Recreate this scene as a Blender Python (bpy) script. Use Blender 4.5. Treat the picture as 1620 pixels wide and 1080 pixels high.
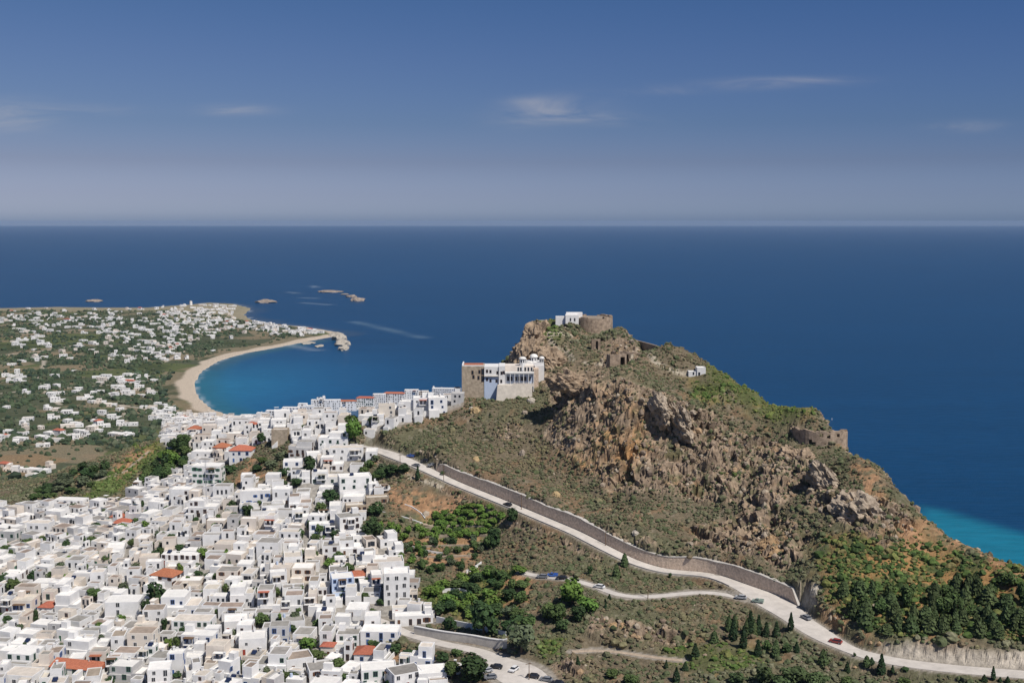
import bpy, math, random
import numpy as np
from mathutils import Vector
R = math.radians
random.seed(7); np.random.seed(7)
for o in list(bpy.data.objects): bpy.data.objects.remove(o)
scene = bpy.context.scene
COL = scene.collection

# ---------------------------------------------------------------- camera
CH = 250.0                      # the lookout stands 250 m above the sea
F = 1800.0; PITCH = math.atan(190.0 / F)
cam_d = bpy.data.cameras.new('camera'); cam = bpy.data.objects.new('camera', cam_d); COL.objects.link(cam)
cam.location = (0, 0, CH); cam.rotation_euler = (math.pi / 2 - PITCH, 0, 0)
cam_d.sensor_width = 36; cam_d.lens = 36 * F / 1620.0
cam_d.clip_start = 1; cam_d.clip_end = 200000
scene.camera = cam
# ---------------------------------------------------------------- light
SUN_EL, SUN_AZ = 53.0, 136.0     # azimuth clockwise from +Y (the view direction)
world = bpy.data.worlds.new('World'); scene.world = world; world.use_nodes = True
sun_d = bpy.data.lights.new('sun', 'SUN'); sun_d.energy = 4.3; sun_d.angle = R(0.5); sun_d.color = (1.0, 0.94, 0.86)
sun = bpy.data.objects.new('sun', sun_d); COL.objects.link(sun)
sv = Vector((math.cos(R(SUN_EL)) * math.sin(R(SUN_AZ)), math.cos(R(SUN_EL)) * math.cos(R(SUN_AZ)), math.sin(R(SUN_EL))))
sun.rotation_euler = sv.to_track_quat('Z', 'Y').to_euler(); sun.location = (0, 0, 900)
scene.view_settings.view_transform = 'Standard'; scene.view_settings.look = 'None'
scene.view_settings.exposure = 0.0; scene.view_settings.gamma = 1
scene.render.engine = 'CYCLES'
cy = scene.cycles; cy.max_bounces = 5; cy.diffuse_bounces = 2; cy.glossy_bounces = 2; cy.volume_bounces = 0; cy.transparent_max_bounces = 4
cy.caustics_reflective = False; cy.caustics_refractive = False

def N(nt, t, x=None, **kw):
    n = nt.nodes.new(t)
    for k, v in kw.items():
        if k.startswith('i_'):
            n.inputs[int(k[2:]) if k[2:].isdigit() else k[2:].replace('_', ' ')].default_value = v
        else: setattr(n, k, v)
    return n
def build_world():
    nt = world.node_tree; nt.nodes.clear(); L = nt.links.new
    sky = N(nt, 'ShaderNodeTexSky', sky_type='NISHITA', sun_disc=False, sun_elevation=R(SUN_EL), sun_rotation=R(SUN_AZ),
            altitude=300, air_density=0.85, dust_density=1.4, ozone_density=3.0)
    bg = N(nt, 'ShaderNodeBackground', i_1=0.062); hue = N(nt, 'ShaderNodeMix', data_type='RGBA', blend_type='MULTIPLY'); hue.inputs[0].default_value = 1; rmp = N(nt, 'ShaderNodeValToRGB')
    for i, (p, c) in enumerate(SKYTINT):
        e_ = rmp.color_ramp.elements[0] if i == 0 else rmp.color_ramp.elements.new(p)
        e_.position = p; e_.color = (*c, 1)
    out = N(nt, 'ShaderNodeOutputWorld')
    # thin wisps of cirrus: noise inside a few soft patches of the sky, by world direction
    tc = N(nt, 'ShaderNodeTexCoord'); sep = N(nt, 'ShaderNodeSeparateXYZ'); L(tc.outputs['Generated'], sep.inputs[0])
    def M(op, a, b=None, c=None):
        m = N(nt, 'ShaderNodeMath', operation=op)
        for i, v in enumerate((a, b, c)):
            if v is None: continue
            if isinstance(v, (int, float)): m.inputs[i].default_value = v
            else: L(v, m.inputs[i])
        return m.outputs[0]
    sx = M('DIVIDE', sep.outputs[0], M('MAXIMUM', sep.outputs[1], .05)); sz = M('DIVIDE', sep.outputs[2], M('MAXIMUM', sep.outputs[1], .05))
    cmb = N(nt, 'ShaderNodeCombineXYZ'); L(sx, cmb.inputs[0]); L(M('MULTIPLY', sz, 5.0), cmb.inputs[1])
    nz = N(nt, 'ShaderNodeTexNoise', i_Scale=9.0, i_Detail=9.0, i_Roughness=.62, i_Distortion=.6); L(cmb.outputs[0], nz.inputs['Vector'])
    tot = None
    for (u, v, ru, rv, amp, tilt) in CLOUDS:
        a0 = (u - 810) / F; e0 = -(v - 350) / F
        dx = M('SUBTRACT', sx, a0); dz = M('SUBTRACT', M('SUBTRACT', sz, -e0 if False else e0), M('MULTIPLY', dx, tilt))
        q = M('ADD', M('POWER', M('ABSOLUTE', M('DIVIDE', dx, ru / F)), 2.0), M('POWER', M('ABSOLUTE', M('DIVIDE', dz, rv / F)), 2.0))
        g = M('MULTIPLY', M('POWER', 2.718, M('MULTIPLY', q, -1.0)), amp)
        tot = g if tot is None else M('ADD', tot, g)
    mr = N(nt, 'ShaderNodeMapRange', i_1=.38, i_2=.75); L(nz.outputs[0], mr.inputs[0])
    fac = M('MINIMUM', M('MULTIPLY', M('MULTIPLY', tot, .78), M('ADD', M('MULTIPLY', mr.outputs[0], 1.1), .05)), .8)
    mix = N(nt, 'ShaderNodeMix', data_type='RGBA'); L(fac, mix.inputs[0]); L(sep.outputs[2], rmp.inputs[0]); L(sky.outputs[0], hue.inputs[6]); L(rmp.outputs[0], hue.inputs[7]); 
    side = N(nt, 'ShaderNodeMapRange', i_1=-.42, i_2=.42); L(sep.outputs[0], side.inputs[0]); sm = N(nt, 'ShaderNodeMix', data_type='RGBA'); sm.inputs[6].default_value = (1.16, 1.04, .95, 1); sm.inputs[7].default_value = (.80, .86, .91, 1)
    h2 = N(nt, 'ShaderNodeMix', data_type='RGBA', blend_type='MULTIPLY'); h2.inputs[0].default_value = 1; L(side.outputs[0], sm.inputs[0]); L(hue.outputs[2], h2.inputs[6]); L(sm.outputs[2], h2.inputs[7]); L(h2.outputs[2], mix.inputs[6]); mix.inputs[7].default_value = (7.6, 7.4, 7.8, 1)
    L(mix.outputs[2], bg.inputs[0]); L(bg.outputs[0], out.inputs[0])
CLOUDS = [(30, 186, 60, 20, .85, 0), (130, 178, 90, 8, .28, 0), (380, 178, 55, 8, .6, 0), (870, 180, 70, 20, .62, .1), (915, 190, 80, 10, .6, -.05), (840, 165, 40, 8, .4, 0),
          (1200, 138, 120, 8, .38, .03), (1040, 150, 60, 6, .25, 0), (1520, 203, 60, 8, .35, 0), (1250, 132, 90, 5, .3, 0)]
SKYTINT = [(0.0, (1.27, 1.57, 2.40)), (0.008, (1.36, 1.58, 2.36)), (0.022, (1.12, 1.24, 1.90)), (.05, (.83, .87, 1.27)), (.083, (.655, .775, 1.11)), (.139, (.60, .75, 1.10)), (.19, (.51, .73, 1.08)), (.6, (.5, .72, 1.05))]
build_world()

# ---------------------------------------------------------------- noise in numpy
def _h(i, j, k, s):
    n = (i.astype(np.int64) * 73856093) ^ (j.astype(np.int64) * 19349663) ^ (k.astype(np.int64) * 83492791) ^ (s * 2654435761 & 0xffffffff)
    n = (n ^ (n >> 13)) * 1274126177 & 0xffffffff
    n = (n ^ (n >> 16)) * 668265263 & 0xffffffff
    return ((n ^ (n >> 15)) & 0xffff) / 32767.5 - 1.0
def vn(x, y, z, s=0):
    x, y, z = np.broadcast_arrays(x, y, z)
    i, j, k = np.floor(x), np.floor(y), np.floor(z)
    f, g, h = x - i, y - j, z - k
    f = f * f * (3 - 2 * f); g = g * g * (3 - 2 * g); h = h * h * (3 - 2 * h)
    i, j, k = i.astype(np.int64), j.astype(np.int64), k.astype(np.int64)
    r = 0
    for a in (0, 1):
        wa = f if a else 1 - f
        for b in (0, 1):
            wb = g if b else 1 - g
            for c in (0, 1):
                r = r + wa * wb * (h if c else 1 - h) * _h(i + a, j + b, k + c, s)
    return r
def fbm(x, y, z, o=4, s=0, ridged=False):
    r = 0; amp = 1; t = 0
    for q in range(o):
        n = vn(x, y, z, s + q * 17)
        if ridged: n = 1 - 2 * np.abs(n)
        r = r + amp * n; t += amp; amp *= .5; x = x * 2.03 + 5.1; y = y * 2.03 + 1.7; z = z * 2.03 + 9.2
    return r / t

def facet(x, y, z, sc, s=0):
    """blocky broken rock: each cell of the rock mass leans its own way, with sharp joints between cells"""
    x, y, z = x / sc, y / sc, z / sc; i, j, k = np.floor(x).astype(np.int64), np.floor(y).astype(np.int64), np.floor(z).astype(np.int64)
    best = np.full(x.shape, 9.); val = np.zeros(x.shape)
    for a in (-1, 0, 1):
        for b in (-1, 0, 1):
            for c in (-1, 0, 1):
                p, q, r = i + a, j + b, k + c
                fx, fy, fz = p + .5 + .45 * _h(p, q, r, s), q + .5 + .45 * _h(p, q, r, s + 1), r + .5 + .45 * _h(p, q, r, s + 2)
                d = (x - fx) ** 2 + (y - fy) ** 2 + (z - fz) ** 2; m = d < best; best = np.where(m, d, best)
                val = np.where(m, (x - fx) * _h(p, q, r, s + 3) + (y - fy) * _h(p, q, r, s + 4) + (z - fz) * _h(p, q, r, s + 5) + .75 * _h(p, q, r, s + 6), val)
    return val

# ---------------------------------------------------------------- the terrain, surveyed from the lookout: (bearing pixel, dip pixel, metres away)
def ray(u, v):
    a = (u - 810) / F; b = (540 - v) / F
    d = (a, math.cos(PITCH) + b * math.sin(PITCH), -math.sin(PITCH) + b * math.cos(PITCH))
    return d[0] / d[1], d[2] / d[1]
def at(u, v, D):
    a, e = ray(u, v)
    return (a * D, D, CH + e * D)
def sea(u, v):
    a, e = ray(u, v); D = -CH / e
    return (a * D, D)
def proj(x, y, z):
    e = (z - CH) / y; a = x / y; c, s = math.cos(PITCH), math.sin(PITCH)
    b = (e * c + s) / (c - e * s)
    return 810 + F * a * (c + b * s), 540 - F * b
# silhouette of the castle hill
RIDGE = [(700, 645, 600), (730, 632, 600), (860, 600, 625), (806, 572, 655), (816, 542, 680), (836, 507, 705), (856, 504, 706), (880, 503, 708), (935, 524, 700), (975, 522, 700), (1010, 542, 650), (1060, 553, 612),
         (1110, 577, 600), (1160, 602, 575), (1200, 625, 550), (1255, 647, 525), (1305, 665, 514), (1335, 706, 492), (1370, 735, 475), (1410, 760, 455), (1432, 785, 440),
         (1450, 808, 432), (1490, 842, 420), (1545, 868, 405), (1620, 895, 385), (1700, 925, 368), (1900, 1010, 330)]
ROAD = [(585, 708, 575), (612, 716, 562), (640, 727, 550), (680, 745, 537), (720, 764, 524), (760, 780, 511), (810, 800, 495), (860, 821, 479), (910, 842, 464), (960, 868, 450), (1000, 888, 441),
        (1030, 898, 436), (1065, 905, 432), (1100, 906, 429), (1130, 910, 425), (1165, 924, 416), (1200, 940, 407), (1240, 962, 395), (1270, 985, 380), (1310, 1010, 368), (1355, 1032, 357), (1410, 1045, 350),
        (1470, 1053, 345), (1540, 1060, 340), (1620, 1066, 335), (1760, 1078, 325)]
ROAD2 = [(828, 905, 436), (850, 911, 431), (900, 915, 425), (940, 926, 417), (975, 940, 407), (1000, 944, 405), (1050, 942, 407), (1095, 936, 411), (1130, 936, 411), (1165, 943, 406), (1200, 952, 401)]
# foot track below and the car park at the bottom
TRACK = [(905, 1030, 373), (945, 1027, 375), (990, 1032, 372), (1040, 1040, 368), (1080, 1044, 366)]
PARK = [(560, 972, 423), (600, 980, 418), (640, 1000, 402), (700, 1018, 388), (765, 1030, 380), (790, 1045, 371), (815, 1062, 362), (850, 1085, 352)]
WALLTOP = [(u, v - 36 * 420 / D, D + 6) for (u, v, D) in ROAD[3:18]]
SLOPE = [ # castle rock
    (800, 633, 597), (832, 631, 598),
    (803, 600, 655), (862, 506, 700), (898, 512, 692), (938, 532, 684), (968, 532, 684), (914, 532, 683), (925, 534, 678), (950, 536, 678), (935, 528, 694), (960, 527, 694), (872, 530, 678), (905, 545, 660), (945, 545, 655), (852, 540, 672), (850, 570, 655), (870, 570, 650), (985, 552, 640), (1020, 560, 612), (980, 590, 585), (1000, 530, 668), (790, 605, 700), (775, 612, 680), (805, 590, 690),
    (870, 590, 618), (870, 640, 592), (900, 560, 640), (940, 560, 640), (1000, 575, 580), (1000, 605, 540), (930, 600, 560), (930, 640, 545), (930, 700, 530), (1000, 640, 527), (1000, 700, 514), (1000, 760, 500),
    (1000, 800, 480), (1000, 842, 452), (930, 770, 510), (930, 820, 480), (860, 700, 555), (860, 760, 520), (800, 640, 606), (800, 700, 560), (760, 700, 565), (760, 740, 535), (740, 630, 606), (720, 660, 590), (690, 690, 575),
    (650, 690, 575), (1060, 600, 570), (1060, 640, 530), (1060, 700, 514), (1060, 780, 485), (1060, 850, 452), (1100, 620, 560), (1150, 650, 528), (1150, 700, 508), (1150, 760, 488), (1150, 820, 465),
    (1150, 880, 438), (1200, 680, 515), (1250, 690, 505), (1220, 740, 482), (1240, 800, 452), (1240, 860, 430), (1240, 920, 410), (1292, 716, 489), (1265, 716, 491), (1320, 717, 489), (1292, 722, 484), (1297, 671, 501), (1275, 667, 504), (1318, 673, 500), (1300, 760, 462), (1300, 830, 428), (1290, 900, 402), (1300, 960, 384),
    (1380, 770, 440), (1390, 810, 425), (1380, 850, 412), (1400, 900, 395), (1380, 960, 375), (1400, 1005, 360), (1460, 860, 410), (1500, 900, 396), (1500, 960, 371), (1500, 1015, 351), (1600, 950, 368), (1600, 1010, 349), (1620, 1035, 342),
    (1850, 1080, 315),
    # below the road
    (640, 790, 515), (700, 830, 500), (740, 800, 505), (780, 860, 480), (860, 860, 462), (740, 870, 478), (700, 900, 462), (780, 910, 450), (650, 860, 485), (800, 960, 418), (740, 960, 424), (860, 960, 404), (860, 1020, 378),
    (900, 880, 452), (960, 905, 432), (1060, 990, 385), (960, 980, 392), (960, 1010, 378), (1080, 925, 419), (1180, 1000, 379), (1060, 1020, 375), (1150, 1040, 362), (1250, 1040, 360), (1350, 1070, 347), (1450, 1080, 339), (1000, 1080, 353), (1250, 1090, 343), (1600, 1100, 322), (900, 1070, 358),
    # the town
    (600, 660, 598), (640, 655, 600), (560, 665, 610), (600, 690, 575), (500, 660, 630), (440, 668, 655), (400, 672, 672), (350, 680, 690), (310, 690, 705), (285, 670, 760), (560, 700, 575), (500, 700, 590), (440, 710, 595), (400, 720, 600),
    (350, 730, 610), (300, 750, 612), (560, 760, 545), (500, 760, 540), (440, 770, 540), (380, 780, 545), (320, 790, 550), (560, 820, 510), (500, 830, 500), (440, 840, 500), (380, 850, 500), (300, 850, 505), (240, 800, 570), (200, 800, 585),
    (240, 860, 505), (150, 820, 570), (100, 830, 570), (0, 830, 580), (150, 880, 505), (60, 880, 515), (0, 880, 520), (-80, 850, 560), (600, 880, 475), (540, 880, 475), (460, 900, 462), (380, 920, 455), (300, 920, 462), (200, 940, 455), (100, 940, 460),
    (0, 950, 458), (-100, 960, 455), (600, 930, 446), (500, 960, 430), (400, 980, 424), (300, 980, 428), (200, 1000, 420), (100, 1000, 425), (0, 1010, 420), (600, 1040, 385), (500, 1030, 394), (400, 1050, 387), (300, 1050, 390), (200, 1070, 382),
    (100, 1070, 385), (0, 1080, 382), (-100, 1060, 392), (660, 1070, 365), (600, 1100, 360), (400, 1110, 360), (200, 1120, 360), (0, 1130, 362), (700, 1130, 345), (1000, 1140, 335), (1300, 1150, 322), (1600, 1150, 308),
    # green ridge left of the town and the ground behind it
    (285, 692, 700), (250, 698, 690), (210, 708, 685), (170, 722, 680), (120, 738, 680), (75, 756, 672), (30, 785, 652), (-50, 798, 640), (240, 755, 630), (180, 775, 620)]
BACK = [(-250, 790, 40), (-330, 830, 50), (-420, 800, 50), (-150, 860, 60), (-330, 950, 38), (-480, 950, 38), (-250, 960, 35), (-560, 900, 45), (-60, 760, 60), (40, 780, 50), (120, 780, 40), (-130, 800, 60), (-200, 780, 70),
        (180, 680, 80), (230, 620, 70), (300, 560, 60), (330, 480, 60), (380, 420, 60), (130, 740, 60), (-20, 720, 90), (-60, 700, 95), (-120, 740, 80), (60, 760, 80),
        (-600, 700, 60), (-500, 780, 55), (-700, 1000, 40), (-400, 700, 80), (-350, 400, 90), (-250, 300, 90), (0, 250, 95), (200, 240, 100), (350, 330, 90)]
COAST_PX = [(-400, 492), (-100, 490), (0, 488), (90, 486), (160, 487), (230, 487), (300, 482), (330, 479), (370, 481), (397, 488), (386, 498), (395, 505), (430, 512), (480, 517), (530, 525), (540, 530), (522, 533), (480, 541), (430, 551), (385, 559),
            (345, 571), (318, 588), (307, 606), (312, 628), (335, 648), (362, 657)]
COAST = [sea(*p) for p in COAST_PX] + [(-300, 1250), (-180, 1050), (-80, 930), (0, 880), (90, 850), (170, 800), (240, 720), (250, 600), (262, 530), (300, 480), (480, 440), (1200, 400), (1200, 100), (-4000, 100), (-5000, 3300)]
COAST = np.array(COAST)

def seg_dist(px, py, pts, closed=False):
    best = np.full(px.shape, 1e18); side = np.zeros(px.shape); par = np.zeros(px.shape)
    n = len(pts)
    for i in range(n if closed else n - 1):
        ax, ay = pts[i][:2]; bx, by = pts[(i + 1) % n][:2]; dx, dy = bx - ax, by - ay; l2 = dx * dx + dy * dy + 1e-9
        t = np.clip(((px - ax) * dx + (py - ay) * dy) / l2, 0, 1)
        d = (px - ax - t * dx) ** 2 + (py - ay - t * dy) ** 2
        m = d < best
        best = np.where(m, d, best); par = np.where(m, i + t, par)
        side = np.where(m, np.sign(dx * (py - ay) - dy * (px - ax)), side)
    return np.sqrt(best), side, par
def inside(px, py, poly):
    r = np.zeros(px.shape, bool); n = len(poly)
    for i in range(n):
        x1, y1 = poly[i][:2]; x2, y2 = poly[(i + 1) % n][:2]
        c = ((y1 > py) != (y2 > py))
        with np.errstate(divide='ignore', invalid='ignore'):
            xs = (x2 - x1) * (py - y1) / (y2 - y1 + 1e-12) + x1
        r ^= c & (px < xs)
    return r
def smooth(t, a, b):
    t = np.clip((t - a) / (b - a), 0, 1); return t * t * (3 - 2 * t)

def beyond(p, dD, dz):
    a, e = ray(p[0], p[1]); D = p[2]
    return (a * (D + dD), D + dD, max(CH + e * D - dz, -25))
TOWNCREST = [(285, 668, 760), (250, 698, 690), (210, 708, 685), (170, 722, 680), (120, 738, 680), (75, 756, 672), (30, 785, 652), (350, 680, 690), (400, 672, 672), (440, 668, 655), (500, 660, 630), (560, 665, 610)]
HIDE = [beyond(p, 16, 16 if p[0] > 810 else 8) for p in RIDGE[2:]] + [beyond(p, 55, 60) for p in RIDGE[3:]] + [beyond(p, 45, 22) for p in TOWNCREST] + [beyond(p, 20, 8) for p in RIDGE[:3]] + [beyond(p, 60, 40) for p in RIDGE[:3]]
anch = HIDE + [at(*p) for p in RIDGE + ROAD + ROAD2 + TRACK + PARK + SLOPE + WALLTOP] + [tuple(p) for p in BACK]
A = np.array(anch)
S = 100.0
def kern(r2): return np.where(r2 > 1e-12, .5 * r2 * np.log(r2 + 1e-12), 0)
_P = A[:, :2] / S; _n = len(_P)
_K = kern(((_P[:, None] - _P[None]) ** 2).sum(-1)) + np.eye(_n) * 2e-3
_Q = np.hstack([np.ones((_n, 1)), _P]); _M = np.block([[_K, _Q], [_Q.T, np.zeros((3, 3))]])
_W = np.linalg.solve(_M, np.concatenate([A[:, 2], np.zeros(3)]))
def tps(x, y):
    q = np.stack([x.ravel(), y.ravel()], 1) / S; out = np.empty(len(q))
    for s in range(0, len(q), 20000):
        c = q[s:s + 20000]; out[s:s + 20000] = kern(((c[:, None] - _P[None]) ** 2).sum(-1)) @ _W[:_n] + _W[_n] + c @ _W[_n + 1:]
    return out.reshape(x.shape)
# survey grid: bearing a = x/y, distance y (log spaced)
GA0, GA1, GNA = -.72, .72, 420
GY0, GY1, GNY = 225.0, 4200.0, 620
ga = np.linspace(GA0, GA1, GNA); gy = np.exp(np.linspace(math.log(GY0), math.log(GY1), GNY))
GAm, GYm = np.meshgrid(ga, gy); GX = GAm * GYm
def base_height(x, y):
    near = tps(x, np.minimum(y, 1300))
    near = np.clip(near, -30, 188.5)
    d, _, _ = seg_dist(x, y, COAST, True); ins = inside(x, y, COAST); sd = np.where(ins, d, -d)
    far = np.minimum(np.where(sd > 0, 1.2 + sd * .03, sd * .08), 11 + 8.5 * vn(x / 380, y / 380, 0 * x, 3)) + np.clip((1900 - y) / 45, 0, 30) * smooth(sd, 20, 350)
    w = smooth(y, 860, 1120)
    z = near * (1 - w) + far * w
    lim = np.where(sd > 0, 2 + sd * (2.4 - 2.36 * smooth(y, 900, 1300)), sd * .3)
    return np.where(sd < 0, np.minimum(z, lim), np.minimum(z, lim)), sd
HG, SDG = base_height(GX, GYm)
def _bil(G, x, y):
    fa = np.clip((x / y - GA0) / (GA1 - GA0) * (GNA - 1), 0, GNA - 1.001); fy = np.clip((np.log(y) - math.log(GY0)) / (math.log(GY1) - math.log(GY0)) * (GNY - 1), 0, GNY - 1.001)
    i = fa.astype(int); j = fy.astype(int); s = fa - i; t = fy - j
    return (G[j, i] * (1 - s) + G[j, i + 1] * s) * (1 - t) + (G[j + 1, i] * (1 - s) + G[j + 1, i + 1] * s) * t
ROADW = [at(*p) for p in ROAD]; ROAD2W = [at(*p) for p in ROAD2]; TRACKW = [at(*p) for p in TRACK]; PARKW = [at(*p) for p in PARK]
def pol_z(pts, par):
    z = np.array([p[2] for p in pts]); i = np.clip(par.astype(int), 0, len(z) - 2); t = par - i
    return z[i] * (1 - t) + z[i + 1] * t
WALL_A, WALL_B = 3.0, 17.0      # the retaining wall runs along these road stations
WALL_H = 4.9
def road_half(par): # main road: the junction is wider
    return 2.8 + 3.6 * np.exp(-((par - 16.7) / 1.2) ** 2) + 1.5 * np.exp(-((par - 1.5) / 1.3) ** 2) + 1.6 * np.exp(-((par - 18.6) / .8) ** 2) + .5 * (par > 20)
def wall_h(par):
    return WALL_H * np.clip(np.minimum((par - WALL_A) / .9 + .62, 1), 0, 1) * (par > WALL_A) * (par < WALL_B)
def height(x, y):
    x = np.asarray(x, float); y = np.asarray(y, float)
    z = _bil(HG, x, y)
    flat = np.zeros(x.shape)
    for k, (pts, w, bl) in enumerate(((PARKW, 3.6, 5), (TRACKW, 1.2, 2.5), (ROAD2W, 2.4, 3), (ROADW, None, 4))):
        d, side, par = seg_dist(x, y, pts)
        hw = road_half(par) if w is None else w
        if k == 0: hw = 3.0 + 7.0 * np.exp(-((par - 6.2) / 1.2) ** 2)
        rz = pol_z(pts, par)
        f = 1 - smooth(d, hw + .4, hw + .4 + bl)
        if w is None:
            up = (side > 0) & (par > WALL_A) & (par < WALL_B)
            f = np.where(up, (d < hw + 1.3) * 1.0, f)
            z = np.where(up & (d >= hw + 1.3) & (d < hw + 30), np.maximum(z, rz + wall_h(par) - .5), z)
        z = z * (1 - f) + (rz - .12) * f; flat = np.maximum(flat, f)
    return z, flat
def hz(x, y): return float(height(np.array([x]), np.array([y]))[0][0])
_ty = np.exp(np.linspace(math.log(262), math.log(4000), 1700))
def ground(u, v, lift=0.0):
    """Where the sight line through a photograph point meets the terrain (or the plane LIFT metres above it)."""
    a, e = ray(u, v)
    z, _ = height(a * _ty, _ty)
    h = np.nonzero(CH + e * _ty <= np.maximum(z, 0) + lift)[0]
    if len(h) == 0: return None
    i = max(h[0], 1); t0 = CH + e * _ty[i - 1] - max(z[i - 1], 0) - lift; t1 = CH + e * _ty[i] - max(z[i], 0) - lift
    t = min(1, max(0, t0 / (t0 - t1 + 1e-9))); D = _ty[i - 1] + (_ty[i] - _ty[i - 1]) * t
    return (a * D, D, float(max(z[i - 1] + (z[i] - z[i - 1]) * t, 0)))
def gpoly(pts): return [p[:2] for p in (ground(*q) for q in pts) if p]
# ---------------------------------------------------------------- materials
MATS = {}
def mat(name, col, rough=.85, var=.0, scale=1.0, bump=0.0, bscale=None, tint=None, spec=.25, objvar=0.0, detail=4.0):
    """A procedural surface: base colour (or the mesh's own albedo attribute) broken up by noise of its own."""
    m = bpy.data.materials.new(name); m.use_nodes = True; nt = m.node_tree; L = nt.links.new
    b = nt.nodes['Principled BSDF']; b.inputs['Roughness'].default_value = rough; b.inputs['Specular IOR Level'].default_value = spec
    geo = N(nt, 'ShaderNodeNewGeometry')
    if tint:
        src = N(nt, 'ShaderNodeAttribute', attribute_name=tint).outputs['Color']
    else:
        rgb = N(nt, 'ShaderNodeRGB'); rgb.outputs[0].default_value = (*col, 1); src = rgb.outputs[0]
    if objvar:
        oi = N(nt, 'ShaderNodeObjectInfo'); h = N(nt, 'ShaderNodeHueSaturation')
        mr = N(nt, 'ShaderNodeMapRange', i_3=1 - objvar, i_4=1 + objvar); L(oi.outputs['Random'], mr.inputs[0]); L(mr.outputs[0], h.inputs['Value'])
        mr2 = N(nt, 'ShaderNodeMapRange', i_3=.5 - objvar * .07, i_4=.5 + objvar * .07); mm = N(nt, 'ShaderNodeMath', operation='MULTIPLY_ADD', i_1=7.31, i_2=.0); L(oi.outputs['Random'], mm.inputs[0])
        fr = N(nt, 'ShaderNodeMath', operation='FRACT'); L(mm.outputs[0], fr.inputs[0]); L(fr.outputs[0], mr2.inputs[0]); L(mr2.outputs[0], h.inputs['Hue'])
        L(src, h.inputs['Color']); src = h.outputs[0]
    if var:
        nz = N(nt, 'ShaderNodeTexNoise', i_Scale=scale, i_Detail=detail, i_Roughness=.65); L(geo.outputs['Position'], nz.inputs['Vector'])
        mr = N(nt, 'ShaderNodeMapRange', i_1=.3, i_2=.7, i_3=1 - var, i_4=1 + var); L(nz.outputs[0], mr.inputs[0])
        mx = N(nt, 'ShaderNodeMix', data_type='RGBA', blend_type='MULTIPLY'); mx.inputs[0].default_value = 1; L(src, mx.inputs[6]); L(mr.outputs[0], mx.inputs[7]); src = mx.outputs[2]
    if bump:
        nb = N(nt, 'ShaderNodeTexNoise', i_Scale=bscale or scale, i_Detail=5.0, i_Roughness=.65); L(geo.outputs['Position'], nb.inputs['Vector'])
        bp = N(nt, 'ShaderNodeBump', i_Strength=1.0); bp.inputs['Distance'].default_value = bump; L(nb.outputs[0], bp.inputs['Height']); L(bp.outputs[0], b.inputs['Normal'])
    L(src, b.inputs['Base Color']); MATS[name] = m
    return m
mat('terrain', None, .95, .38, .55, .5, .8, tint='albedo', spec=.05, detail=7.0)
mat('scrub', None, .95, .25, 1.5, tint='albedo', spec=.05)
mat('asphalt', (.56, .52, .475), .92, .14, .25, .03, 3, spec=.1)
mat('concrete', (.50, .47, .43), .9, .15, .6, .02, 3)
mat('earth_track', (.42, .34, .26), .95, .25, .8, .05, 2, spec=.05)
mat('masonry', (.60, .475, .37), .95, .32, 1.1, .15, 1.6, spec=.1)
mat('masonry_old', (.33, .255, .19), .95, .45, .5, .2, 1.2, spec=.05); mat('rubble', (.30, .25, .20), .95, .4, .8, .3, 1.2, spec=.1)
mat('foam', (.55, .6, .62), .6, .3, .2)

def new_obj(name, me, m=None, parent=None, loc=None, **props):
    o = bpy.data.objects.new(name, me); COL.objects.link(o)
    if me is not None and m is not None and not me.materials:
        for q in (m if isinstance(m, (list, tuple)) else [m]): me.materials.append(MATS[q])
    if parent: o.parent = parent
    if loc is not None: o.location = loc
    for k, v in props.items(): o[k] = v
    return o
def np_mesh(name, verts, faces, nper=4, smooth_=False, attr=None, matidx=None):
    verts = np.asarray(verts, np.float32); faces = np.asarray(faces, np.int32)
    me = bpy.data.meshes.new(name); me.vertices.add(len(verts)); me.vertices.foreach_set('co', verts.ravel())
    me.loops.add(faces.size); me.loops.foreach_set('vertex_index', faces.ravel())
    me.polygons.add(len(faces)); me.polygons.foreach_set('loop_start', np.arange(0, faces.size, nper, dtype=np.int32))
    me.polygons.foreach_set('loop_total', np.full(len(faces), nper, np.int32))
    me.polygons.foreach_set('use_smooth', np.full(len(faces), smooth_))
    if matidx is not None: me.polygons.foreach_set('material_index', np.asarray(matidx, np.int32))
    if attr is not None:
        at_ = me.color_attributes.new('albedo', 'FLOAT_COLOR', 'POINT')
        c = np.ones((len(verts), 4), np.float32); c[:, :3] = attr; at_.data.foreach_set('color', c.ravel())
    me.update(calc_edges=True); return me
def grid_faces(nr, nc):
    i = np.arange(nr * nc).reshape(nr, nc)
    return np.stack([i[:-1, :-1], i[:-1, 1:], i[1:, 1:], i[1:, :-1]], -1).reshape(-1, 4)

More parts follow.
